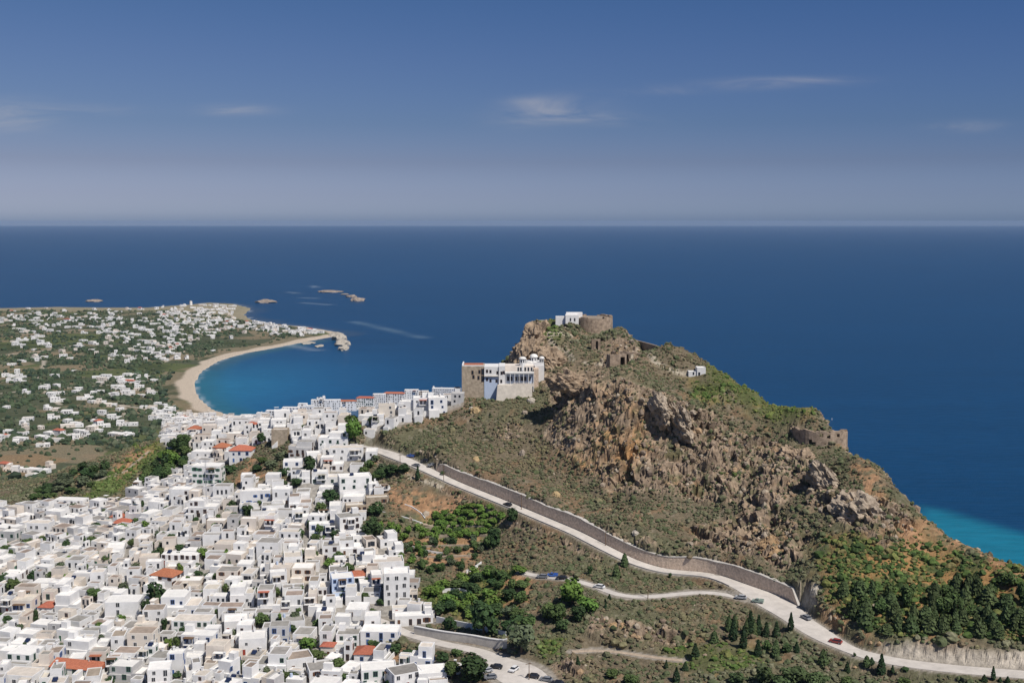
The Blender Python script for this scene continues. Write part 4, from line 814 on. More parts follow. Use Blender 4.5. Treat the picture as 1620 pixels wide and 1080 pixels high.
# ---------------------------------------------------------------- cars
def car_parts(pickup=False):
    b = MB(); L, W = 4.2, 1.74
    prof = [(-L / 2, .35), (-L / 2, .8), (-L / 2 + .15, .93), (-L / 2 + .95, 1.0), (L / 2 - .35, 1.0), (L / 2, .85), (L / 2, .35)]
    v = [(x, s * W / 2, z) for s in (-1, 1) for x, z in prof]; n = len(prof)
    f = [(k, (k + 1) % n, n + (k + 1) % n, n + k) for k in range(n)] + [tuple(range(n))[::-1], tuple(range(n, 2 * n))]
    b.add(v, f)
    x0, x1, t0, t1 = (-L / 2 + .85, .25, -L / 2 + 1.45, .1) if pickup else (-L / 2 + .85, L / 2 - .3, -L / 2 + 1.5, L / 2 - .75)
    g = MB(); w = W / 2 - .05; w2 = W / 2 - .2
    g.add([(x0, -w, 1.0), (x1, -w, 1.0), (x1, w, 1.0), (x0, w, 1.0), (t0, -w2, 1.43), (t1, -w2, 1.43), (t1, w2, 1.43), (t0, w2, 1.43)], [(0, 1, 5, 4), (1, 2, 6, 5), (2, 3, 7, 6), (3, 0, 4, 7)])
    r = MB().box(t0 - .02, t1 + .02, -w2 - .02, w2 + .02, 1.432, 1.48, 0, True)
    if pickup: b.box(.35, L / 2, -W / 2, -W / 2 + .08, 1.0, 1.3, 0); b.box(.35, L / 2, W / 2 - .08, W / 2, 1.0, 1.3, 0); b.box(L / 2 - .08, L / 2, -W / 2 + .082, W / 2 - .082, 1.0, 1.3, 0)
    return b, g, r
WHEEL = None
def wheel_mesh():
    b = MB(); n = 14
    v = []
    for y in (-.11, .11):
        for k in range(n): a = 2 * math.pi * k / n; v.append((.33 * math.cos(a), y, .33 * math.sin(a)))
    b.add(v, [(k, (k + 1) % n, n + (k + 1) % n, n + k) for k in range(n)] + [tuple(range(n))[::-1], tuple(range(n, 2 * n))], 0)
    return b.mesh('tyre', 'rubber')
def rim_mesh():
    b = MB(); v = [(.19 * math.cos(2 * math.pi * k / 10), s * .125, .19 * math.sin(2 * math.pi * k / 10)) for s in (-1, 1) for k in range(10)]
    b.add(v, [tuple(range(10))[::-1], tuple(range(10, 20))] + [(k, (k + 1) % 10, 10 + (k + 1) % 10, 10 + k) for k in range(10)]); return b.mesh('rim', 'metal')
WM, RM = wheel_mesh(), rim_mesh()
HL = MB().box(-.03, .02, -.16, .16, 0, .14, 0, True).mesh('headlight', 'lamp_glass')
CARB = {p: car_parts(p) for p in (False, True)}
def car(u, v, deg, colr, label, pickup=False, kind=None, zoff=0):
    g = ground(u, v)
    if g is None: return
    z = g[2]
    o = empty(kind or ('pickup_truck' if pickup else 'parked_car'), (g[0], g[1], z + .15), R(deg), label=label, category='truck' if pickup else 'car', group='vehicles on the roads')
    b, gl, r = CARB[pickup]
    part('body', b.mesh('body', colr), o); part('windows', gl.mesh('windows', 'dark_glass'), o); part('roof_panel', r.mesh('roof_panel', colr), o)
    for x in (-1.35, 1.3):
        for s in (-1, 1): w = part('wheel', WM, o, (x, s * .8, .33)); part('rim', RM, w)
    for s in (-1, 1): part('headlight', HL, o, (-2.1, s * .6, .68))
    RECTS.append((g[0], g[1], 4.6, 2.2, R(deg)))
for c in ((650, 723, -28, 'car_blue', 'blue pickup truck at the top of the road', True), (673, 730, -25, 'car_black', 'dark car beside the start of the masonry wall'), (683, 737, 20, 'car_grey', 'grey car on the road just below the wall start'), (658, 738, -30, 'car_grey', 'small grey car on the outer edge of the upper road'),
          (803, 800, -40, 'car_black', 'dark car tucked by the green tree under the main road'), (1275, 979, -65, 'car_grey', 'grey car parked at the inner edge of the wide road bend'), (1172, 947, -20, 'car_silver', 'silver car half hidden in scrub at the side road mouth'), (1199, 953, -22, 'car_green', 'pale green pickup at the road junction', True),
          (1322, 1017, -32, 'car_red', 'dark red car at the valley edge of the road bend'), (874, 912, -12, 'car_blue', 'blue pickup truck on the side road', True), (858, 914, -10, 'car_grey', 'grey car left of the blue truck on the side road'), (889, 916, -12, 'car_black', 'dark car right of the blue truck on the side road'),
          (948, 930, -30, 'car_white', 'white car on the narrow side road behind the big tree'), (785, 1057, -12, 'car_black', 'black car at the left side of the car park'), (813, 1061, 60, 'car_white', 'white car standing across the car park'), (843, 1072, -14, 'car_black', 'black car parked at the right side of the car park'),
          (864, 1077, -20, 'car_grey', 'dark grey car next to the black one at the car park edge'), (776, 1073, 10, 'car_grey', 'grey car by the bottom edge under the broad tree'), (882, 1083, -20, 'car_black', 'dark car last in the row at the bottom edge'), (770, 1063, 30, 'car_silver', 'silver car under the broad tree at the car park')): car(*c)

# ---------------------------------------------------------------- trees
def leaf_cloud(rng, n, shape, size):
    """n small leaf clumps spread through a unit crown (radius ~.5, height 0..1)."""
    lobes = []
    if shape in ('broad', 'flat'):
        for k in range(9): a = rng.uniform(0, 6.28); r = rng.uniform(.05, .3); lobes.append((r * math.cos(a), r * math.sin(a), rng.uniform(.35, .78), rng.uniform(.15, .25)))
        lobes.append((0, 0, .6, .27))
    V = []; Fc = []
    for _ in range(n):
        if shape in ('broad', 'flat'):
            cx, cy_, cz, cr = rng.choice(lobes); d = Vector((rng.gauss(0, 1), rng.gauss(0, 1), rng.gauss(0, 1))).normalized(); q = cr * rng.uniform(.72, 1.05)
            p = Vector((cx + d.x * q, cy_ + d.y * q, cz + d.z * q * (1.15 if shape == 'broad' else .7)))
            if p.z < .12: continue
        elif shape == 'cypress':
            t = rng.random() ** .9; rr = .5 * min(1, (1 - t) * 1.5 + .02) * min(1, .45 + t * 3) ; a = rng.uniform(0, 6.28); q = rr * rng.uniform(.75, 1.05)
            p = Vector((q * math.cos(a), q * math.sin(a), .03 + t * .97)); d = Vector((math.cos(a), math.sin(a), .5))
        else:  # pine
            t = rng.random() ** 1.1; tier = .88 + .12 * math.cos(t * 30); rr = .5 * (1 - t) ** .5 * tier * min(1, .6 + 2.5 * t); a = rng.uniform(0, 6.28); q = rr * rng.uniform(.6, 1.08)
            p = Vector((q * math.cos(a), q * math.sin(a), .08 + t * .92)); d = Vector((math.cos(a), math.sin(a), .35))
        d = (d + Vector((rng.uniform(-.8, .8), rng.uniform(-.8, .8), rng.uniform(-.3, .9)))).normalized()
        a = d.orthogonal().normalized(); b = d.cross(a); th = rng.uniform(0, 3.14); a, b = a * math.cos(th) + b * math.sin(th), b * math.cos(th) - a * math.sin(th)
        s = size * rng.uniform(.6, 1.4); zs = 1.0 if shape != 'cypress' else .35; o = len(V)
        for (i, j) in ((-1, -.6), (.9, -1), (1.1, .8), (-.7, 1)): w = a * i * s + b * j * s; V.append((p.x + w.x, p.y + w.y, p.z + w.z * zs))
        Fc.append((o, o + 1, o + 2, o + 3))
    me = np_mesh('crown', V, Fc, 4); return me
def trunk_mesh(rng, tall):
    b = MB(); b.cyl(0, 0, -.08, .45 if not tall else .9, .045, .022, 6)
    if not tall:
        for k in range(5): a = rng.uniform(0, 6.28); b.tube((0, 0, .3), (.24 * math.cos(a), .24 * math.sin(a), .62 + .1 * rng.random()), .014, 4)
    return b.mesh('trunk', 'bark')
rt = random.Random(3)
CROWN = {}
for kind, shape, n, sz, m in (('b', 'broad', 620, .05, 'leaf_mid'), ('d', 'broad', 620, .05, 'leaf_dark'), ('y', 'broad', 560, .052, 'leaf_bright'), ('o', 'broad', 480, .052, 'leaf_grey'), ('c', 'cypress', 420, .11, 'leaf_cypress'), ('p', 'pine', 560, .062, 'leaf_pine'), ('u', 'flat', 700, .045, 'leaf_pine')):
    L_ = []
    for q in range(3):
        me = leaf_cloud(rt, n, shape, sz); me.materials.append(MATS[m]); L_.append(me)
    CROWN[kind] = L_
TRUNK = {t: trunk_mesh(rt, t) for t in (False, True)}
TREEN = {'b': ('broadleaf_tree', 'mid green leafy tree'), 'd': ('broadleaf_tree', 'dark green leafy tree'), 'y': ('broadleaf_tree', 'bright green leafy tree'), 'o': ('olive_tree', 'grey-green olive tree'), 'c': ('cypress_tree', 'slim dark cypress'), 'p': ('pine_tree', 'dark conical pine'), 'u': ('pine_tree', 'broad olive-green pine')}
TREES = []
def tree(u, v, wpx, hpx, kind, label=None, lo=0):
    g = ground(u, v)
    if g is None: return
    w = wpx * g[1] / F; h = hpx * g[1] / F; tree_xyz(g[0], g[1], g[2], w, h, kind, label)
TREE_Q = []
def tree_xyz(x, y, z, w, h, kind, label=None):
    TREE_Q.append((x, y, z, w, h, kind, label)); TREES.append((x, y, w))
def emit_tree(x, y, z, w, h, kind, label=None):
    n, look = TREEN[kind]
    o = empty(n, (x, y, z - .1), rt.uniform(0, 6.28), category='tree', group={'c': 'cypresses on the slope', 'p': 'pines of the roadside grove', 'u': 'broad pines'}.get(kind, 'trees among the houses and gardens'))
    part('trunk', TRUNK[kind in 'cp'], o, scale=(max(h * .9, w * .7), max(h * .9, w * .7), h)); part('crown', rt.choice(CROWN[kind]), o, scale=(w * 1.12, w * 1.12, h))
    big = 'tall ' if h > 9 else 'small ' if h < 4.2 else ''
    if label: o['label'] = label
    else: queue_label(o, big + look, (x, y, z + h / 2))
def emit_trees():
    leafy = sorted([t for t in TREE_Q if t[5] in 'bdy'], key=lambda t: (t[6] is None, -t[3] * t[4] / t[1] ** 2))
    for t in leafy[:285] + [t for t in TREE_Q if t[5] not in 'bdy']: emit_tree(*t)
    V, Fc, M_ = [], [], []; n = 0; names = {'b': 0, 'd': 1, 'y': 2}
    for (x, y, z, w, h, kind, _) in leafy[285:]:
        me = rt.choice(CROWN[kind]); co = np.empty(len(me.vertices) * 3, np.float32); me.vertices.foreach_get('co', co); co = co.reshape(-1, 3); a = rt.uniform(0, 6.28)
        V.append(np.stack([x + (co[:, 0] * math.cos(a) - co[:, 1] * math.sin(a)) * w * 1.12, y + (co[:, 0] * math.sin(a) + co[:, 1] * math.cos(a)) * w * 1.12, z - .1 + co[:, 2] * h], 1)); k = len(co)
        Fc.append(np.arange(n, n + k).reshape(-1, 4)); M_.append(np.full(k // 4, names[kind])); n += k
    me = np_mesh('small_trees', np.concatenate(V), np.concatenate(Fc), 4, matidx=np.concatenate(M_))
    for q in ('leaf_mid', 'leaf_dark', 'leaf_bright'): me.materials.append(MATS[q])
    new_obj('small_trees', me, None, kind='stuff', label='smallest shrubs and trees dotted between the houses and gardens', category='trees')
for t in ((1251, 997, 9, 31, 'c', 'lone slim cypress silhouetted against the pale road bend'), (1228, 1010, 12, 29, 'c'), (1212, 1008, 10, 26, 'c'), (1200, 1005, 11, 35, 'c'), (1187, 1005, 15, 41, 'c'), (1176, 1027, 11, 40, 'c'), (1160, 1014, 13, 36, 'c'), (1153, 998, 15, 26, 'p'), (1162, 998, 14, 28, 'p'), (1193, 1006, 14, 26, 'p'), (1181, 1006, 14, 28, 'p'),
          (1130, 1018, 17, 22, 'p'), (1100, 1041, 12, 26, 'c'), (1054, 1057, 6, 15, 'c'), (1070, 1080, 11, 27, 'c'), (1084, 1062, 10, 17, 'c'), (1199, 1038, 11, 29, 'c'), (1227, 1040, 16, 30, 'p'), (1214, 1030, 18, 20, 'b'), (1245, 1034, 20, 18, 'd'), (1260, 1033, 9, 20, 'c'), (1302, 1053, 19, 28, 'p'), (933, 911, 11, 18, 'd'),
          (975, 917, 16, 26, 'p'), (988, 896, 14, 22, 'p'), (1060, 914, 7, 9, 'd'), (964, 949, 6, 11, 'c'), (958, 963, 5, 12, 'c'), (661, 761, 7, 25, 'c', 'lone dark cypress below the upper road'), (1340, 1065, 9, 21, 'c'), (1352, 1038, 6, 8, 'd'), (1371, 1054, 14, 19, 'p'), (1394, 1069, 13, 38, 'c'), (1379, 1050, 8, 12, 'c'), (1412, 1065, 6, 15, 'c'),
          (1571, 1075, 7, 24, 'c'), (1557, 1079, 9, 14, 'c'), (1594, 1080, 8, 12, 'c'), (1582, 1078, 6, 9, 'c'), (1208, 1088, 36, 42, 'u'), (1255, 1084, 52, 38, 'u'), (1292, 1086, 44, 30, 'u'), (1165, 1086, 34, 28, 'u'), (1235, 1092, 40, 30, 'u'), (1338, 1088, 26, 20, 'b'), (1430, 1088, 26, 20, 'b'), (1432, 1062, 14, 9, 'd'), (914, 1058, 8, 22, 'c'), (970, 1072, 26, 16, 'b'), (1000, 1084, 28, 20, 'b'),
          # town trees
          (413, 704, 15, 22, 'd', 'dark round tree left of the bare stone building'), (492, 752, 26, 34, 'd'), (560, 702, 32, 42, 'y', 'tall bright green tree at the right edge of the upper town'), (556, 676, 26, 22, 'b'), (592, 672, 22, 16, 'd'), (349, 675, 20, 18, 'd'), (376, 669, 12, 12, 'd'), (523, 800, 30, 30, 'd'), (506, 812, 20, 20, 'b'), (594, 815, 30, 24, 'd'), (589, 850, 36, 34, 'd'),
          (588, 846, 28, 30, 'd'), (391, 818, 24, 20, 'd'), (366, 775, 22, 12, 'b'), (430, 742, 28, 16, 'o'), (405, 748, 24, 14, 'd'), (450, 752, 26, 14, 'd'), (415, 735, 20, 14, 'b'), (445, 728, 22, 16, 'o'), (467, 770, 28, 14, 'd'), (445, 770, 22, 14, 'd'), (365, 748, 30, 14, 'd'), (484, 678, 16, 8, 'b'), (103, 817, 22, 18, 'd'), (116, 812, 16, 18, 'd'), (105, 870, 22, 18, 'd'), (92, 822, 14, 14, 'd'),
          (248, 957, 34, 42, 'd', 'big dark green tree left of the large white house with blue windows'), (230, 985, 20, 40, 'd'), (150, 950, 30, 22, 'b'), (4, 930, 24, 26, 'd'), (20, 938, 26, 26, 'b'), (52, 922, 20, 24, 'd'), (40, 905, 18, 14, 'd'), (80, 918, 14, 16, 'b'), (96, 905, 18, 18, 'o'), (250, 880, 22, 16, 'd'), (280, 1030, 18, 28, 'b'), (8, 990, 24, 20, 'd'), (58, 985, 12, 24, 'd'), (105, 975, 16, 12, 'b'),
          (415, 990, 26, 24, 'b'), (432, 994, 16, 12, 'd'), (500, 996, 22, 18, 'b', 'round green tree in the small white plaza'), (531, 994, 14, 14, 'b'), (486, 1028, 34, 24, 'y'), (502, 1040, 32, 14, 'b'), (473, 975, 12, 16, 'b'), (590, 975, 18, 14, 'b'), (560, 903, 20, 10, 'b'), (498, 885, 14, 18, 'b'), (527, 852, 16, 16, 'd'), (536, 848, 16, 14, 'd'), (505, 848, 18, 22, 'b'), (512, 858, 14, 12, 'b'), (490, 838, 12, 16, 'd'),
          (260, 1000, 14, 24, 'd'), (357, 945, 12, 26, 'b'), (346, 975, 14, 14, 'b'), (170, 908, 12, 14, 'b'), (370, 820, 14, 12, 'b'), (260, 850, 16, 12, 'b'), (330, 880, 12, 10, 'y'), (40, 865, 26, 14, 'b'), (8, 875, 22, 14, 'b'), (70, 858, 20, 12, 'b'), (52, 888, 20, 10, 'y'), (535, 1062, 30, 24, 'b'), (455, 1080, 36, 20, 'b'), (545, 1084, 26, 22, 'b'), (612, 1072, 18, 20, 'b'), (620, 1085, 20, 16, 'y'), (172, 1082, 20, 14, 'd'),
          (745, 1084, 66, 52, 'd', 'broad dark green tree beside the car park at the bottom edge'), (715, 1075, 34, 34, 'b'), (765, 1008, 52, 68, 'd', 'big dark tree in the gardens above the white terrace wall'), (825, 1032, 50, 50, 'o', 'grey-green spreading tree above the car park'), (805, 1004, 34, 26, 'd'), (905, 962, 48, 50, 'y', 'large bright green tree between the side road and the gardens'), (932, 972, 36, 32, 'y'), (884, 985, 36, 34, 'b'),
          (888, 1000, 26, 24, 'd'), (866, 980, 28, 30, 'b'), (915, 985, 30, 28, 'd'), (712, 1000, 26, 30, 'd'), (694, 975, 26, 26, 'd'), (780, 1005, 30, 30, 'd'), (625, 1036, 24, 22, 'd'), (650, 1042, 34, 18, 'd'), (672, 1040, 34, 22, 'b'), (700, 1046, 30, 18, 'd'), (724, 1040, 22, 16, 'b'), (590, 1028, 22, 18, 'b'), (812, 832, 24, 32, 'd', 'dark tree hanging below the main road'), (784, 866, 30, 34, 'd'), (775, 870, 20, 28, 'b'),
          (604, 756, 26, 18, 'd'), (622, 752, 28, 20, 'd'), (638, 750, 26, 18, 'd'), (585, 740, 18, 14, 'b'), (596, 760, 20, 14, 'b'), (700, 752, 8, 8, 'd'), (740, 620, 14, 10, 'd')): tree(*t)
def scatter_trees(poly, n, kinds, wr, hr, mind=.55, seed=1, off=(0, 0)):
    P = gpoly(poly); P = np.array(P); rg = random.Random(seed); done = 0; t = 0; mine = []
    cx = np.array([rg.uniform(P[:, 0].min(), P[:, 0].max()) for _ in range(n * 60)]); cy_ = np.array([rg.uniform(P[:, 1].min(), P[:, 1].max()) for _ in range(n * 60)]); k_ = inside(cx, cy_, P)
    for x, y in zip(cx[k_].tolist(), cy_[k_].tolist()):
        if done >= n: break
        w = rg.uniform(*wr); h = rg.uniform(*hr) 
        if any(math.hypot(x - a, y - b) < (w + c) * .5 * mind for a, b, c in mine): continue
        if not rect_ok(x, y, w * .5, w * .5, 0, 0): continue
        mine.append((x, y, w)); tree_xyz(x, y, hz(x, y), w, h, rg.choice(kinds)); done += 1
scatter_trees([(1325, 948), (1400, 940), (1450, 955), (1445, 1015), (1410, 1010), (1380, 1000), (1340, 985)], 21, 'ppb', (3.0, 6.4), (3.4, 7.4), .66, 11)
scatter_trees([(1462, 975), (1475, 935), (1560, 925), (1650, 930), (1650, 1025), (1540, 1018), (1465, 1012)], 54, 'ppppb', (3.0, 7.0), (3.4, 8), .64, 12)
scatter_trees([(680, 815), (745, 800), (790, 805), (800, 815), (790, 832), (690, 835)], 26, 'yyyy', (3.6, 6), (2.6, 4), .6, 13)
scatter_trees([(660, 835), (780, 832), (770, 850), (655, 852)], 18, 'byyy', (3.4, 5.4), (2.6, 4), .6, 14)
scatter_trees([(650, 850), (770, 850), (750, 905), (680, 912), (645, 890)], 30, 'bbodd', (3, 4.5), (2.6, 4.5), .8, 15)
scatter_trees([(675, 938), (760, 905), (825, 905), (830, 930), (800, 960), (770, 985), (700, 970)], 36, 'yyybd', (4.8, 7.8), (3.5, 5.5), .55, 16)
scatter_trees([(800, 955), (835, 950), (850, 1000), (810, 1010)], 7, 'bdo', (5, 7), (4, 6), .6, 17)
scatter_trees([(215, 768), (250, 735), (290, 700), (305, 715), (290, 745), (250, 765), (220, 775)], 20, 'ybd', (7, 10), (5, 8), .55, 18)
scatter_trees([(30, 800), (80, 765), (130, 745), (180, 730), (150, 775), (60, 795)], 24, 'dob', (6, 10), (4, 6), .7, 19)
scatter_trees([(572, 728), (600, 722), (612, 745), (600, 775), (575, 775)], 7, 'bod', (4.5, 7), (3, 5), .6, 20)
scatter_trees([(-20, 830), (100, 815), (300, 790), (420, 780), (480, 830), (600, 870), (640, 960), (600, 1070), (0, 1075)], 150, 'bbddoy', (2.2, 6), (2.4, 5.4), 1.35, 22)
scatter_trees([(600, 835), (650, 840), (668, 880), (668, 925), (640, 900), (622, 860)], 14, 'bdyo', (3, 5.5), (2.6, 4.6), .8, 23)
NT = len(TREES); emit_trees()

# ---------------------------------------------------------------- place the houses
rh = random.Random(21)
for (u, v, wp, hp, dm, deg, roof, wall, kw) in HM:
    g = ground(u, v)
    if g is None: continue
    kw = dict(kw); lb = kw.pop('label', None); D = g[1]; w = wp * D / F; h = max(2.6, hp * D / F * 1.04); a = R(-deg)
    x, y = g[0] - math.sin(a) * dm / 2, g[1] + math.cos(a) * dm / 2
    add_house(x, y, g[2], w, dm, h, a, roof, wall, rh, True, **kw)
    if lb: HOUSES[-1]['label'] = lb
def fill_town():
    P = np.array([p[:2] for p in (ground(u, v, 0) for u, v in TOWN) if p]); gaps = [np.array(gpoly(q)) for q in GREEN_GAPS]
    TR = np.array(TREES); rg = random.Random(5); n = 0
    xs = np.arange(P[:, 0].min(), P[:, 0].max(), 2.6); ys = np.arange(P[:, 1].min(), P[:, 1].max(), 2.6)
    for W_, tries in (((5.8, 9.8), 1), ((4.8, 7.2), 2), ((3.5, 5.6), 3)):
        X, Y = np.meshgrid(xs, ys); X = np.repeat(X.ravel(), tries); Y = np.repeat(Y.ravel(), tries); X = X + NR.uniform(-1.5, 1.5, len(X)); Y = Y + NR.uniform(-1.5, 1.5, len(Y))
        k = (np.abs(X / Y) < .52) & inside(X, Y, P)
        for q in gaps: k &= ~inside(X, Y, q)
        X, Y = X[k], Y[k]; o_ = np.argsort(Y // 14 + NR.uniform(0, .5, len(Y))); X, Y = X[o_], Y[o_]
        fld = -.08 + .55 * fbm(X / 60, Y / 60, 0 * X, 2, 77) + NR.uniform(-.13, .13, len(X))
        w = NR.uniform(*W_, len(X)); d = NR.uniform(W_[0] * .75, W_[1] * .8, len(X)); sw = NR.uniform(size=len(X)) < .4; w, d = np.where(sw, d, w), np.where(sw, w, d)
        zl, fl1 = height(X - w / 2, Y - d / 2); zr, fl2 = height(X + w / 2, Y - d / 2); td = np.full(len(X), 9.)
        for tx, ty, tw in TREES: td = np.minimum(td, np.hypot(X - tx, Y - ty) - tw * .28 - np.minimum(w, d) * .5)
        for i in np.nonzero((td > 0) & (np.maximum(fl1, fl2) < .25))[0]:
            if not rect_ok(X[i], Y[i], w[i], d[i], fld[i], rg.choice([-.05, .1, .5, 1.1, 1.8])): continue
            h = rg.choice([2.7, 3.0, 3.2, 4.2, 5.0, 5.6, 6.0, 5.4, 3.6, 7.0]) * (1 if w[i] > 5 else .9)
            roof = rg.choices('wcgbr', (32, 20, 26, 21, .8))[0]; wall = rg.choices('wcg', (76, 17, 7))[0]
            add_house(float(X[i]), float(Y[i]), float(zl[i] + zr[i]) / 2, float(w[i]), float(d[i]), h, float(fld[i]), roof, wall, rg)
NR = np.random.RandomState(8)
fill_town()
vis = [H for H in HOUSES]
vis.sort(key=lambda H: (not H['manual'], H['loc'][1] - 3 * H['P']['size']))
NIND = 300
for H in vis[:NIND]: emit_house(H)
acc = MB()
for H in vis[NIND:]: merge_house(H, acc)
print('HOUSES', len(HOUSES), 'TREES', NT, 'MARK')
# the houses scattered over the coastal plain and along the beach
def plain_houses():
    rg = random.Random(31); n = 0; pl = []
    dens = [((190, 545), (560, 520), 1, .0), ]
    C = [(40, 500, 90, 12, 40), (150, 505, 80, 12, 26), (250, 500, 90, 14, 40), (340, 490, 50, 9, 60), (240, 540, 80, 20, 60), (320, 520, 60, 16, 60), (400, 510, 40, 10, 40), (450, 522, 40, 8, 34), (490, 527, 26, 5, 30), (180, 520, 60, 12, 40), (60, 520, 60, 12, 22), (100, 560, 60, 20, 12), (300, 505, 60, 14, 50),
         (240, 565, 50, 16, 30), (190, 605, 34, 12, 22), (215, 625, 34, 8, 12), (130, 620, 60, 14, 12), (20, 600, 30, 16, 10), (70, 565, 30, 8, 6), (60, 650, 60, 26, 12), (150, 660, 60, 18, 12), (30, 690, 40, 10, 10), (110, 690, 50, 10, 12), (300, 655, 34, 14, 24), (270, 655, 24, 12, 14), (320, 675, 18, 8, 10),
         (190, 690, 30, 6, 5), (20, 745, 30, 6, 6), (80, 740, 24, 6, 4), (235, 640, 30, 10, 6), (260, 600, 24, 8, 6), (30, 540, 40, 8, 8)]
    for (u, v, su, sv, k) in C:
        for _ in range(k):
            g = ground(rg.gauss(u, su * .6), rg.gauss(v, sv * .6))
            if g is None or g[1] < 900: continue
            x, y, z = g
            sdv = float(_bil(SDG, np.array([x]), np.array([y]))[0])
            if sdv < (55 if y < 2500 else 25) or x > -30 and y < 1500: continue
            big = rg.choice([7, 8, 10, 12, 15]); w, d = rg.uniform(.8, 1.1) * big, rg.uniform(6, 10); a = rg.uniform(-.5, .5)
            if any(math.hypot(x - p, y - q) < 9 for p, q in pl): continue
            pl.append((x, y)); h = rg.choice([3.2, 3.4, 6, 6.2]); wall = rg.choice('wwwwwc'); roof = rg.choices('wcr', (70, 18, 6 if v > 600 else 2))[0]
            P = design_house(w, d, h, roof, wall, rg, annex=rg.choice([.1, .5])); merge_house(dict(P=P, loc=(x, y, z), rz=a, roof=roof, wall=wall), acc)
            if rg.random() < .5:
                P = design_house(w * .6, d * .8, 3.1, 'w', 'w', rg, annex=.5); merge_house(dict(P=P, loc=(x + w * .8 * math.cos(a), y + w * .8 * math.sin(a), z), rz=a, roof='w', wall='w'), acc)
    return len(pl)
print('PLAIN', plain_houses(), 'MARK')
me = acc.mesh('distant_houses', STUFFM); new_obj('distant_houses', me, None, kind='stuff', label='distant white houses of the upper town and the coastal plain', category='houses')
# ---------------------------------------------------------------- the monastery under the castle rock
def wx(u, v, D): return at(u, v, D)
def pbox(mb, u0, u1, vt, vb, D, dep, m=0, down=6.0):
    x0, _, zt = at(u0, vt, D); x1, _, _ = at(u1, vt, D); _, _, zb = at(u0, vb, D)
    mb.box(x0, x1, D, D + dep, zb - down, zt, m, down == 0); return x0, x1, zb, zt
def pwin(parent, o, u, v, w, h, D, frame='frame_brown', name='window'):
    x, _, z = at(u, v, D); b = MB().box(-w / 2, w / 2, -.03, 0, -h / 2, h / 2, 1, True)
    for (a, c, d, e) in ((-w / 2 - .1, -w / 2, -h / 2 - .1, h / 2 + .1), (w / 2, w / 2 + .1, -h / 2 - .1, h / 2 + .1), (-w / 2, w / 2, h / 2, h / 2 + .1), (-w / 2, w / 2, -h / 2 - .1, -h / 2)): b.box(a, c, -.08, 0, d, e, 0, True)
    p = part(name, b.mesh(name, [frame, 'dark_glass']), parent, (x - o[0], D - .004 - o[1], z - o[2])); return p
def rel(mb, o): mb.v = [(x - o[0], y - o[1], z - o[2]) for x, y, z in mb.v]; return mb
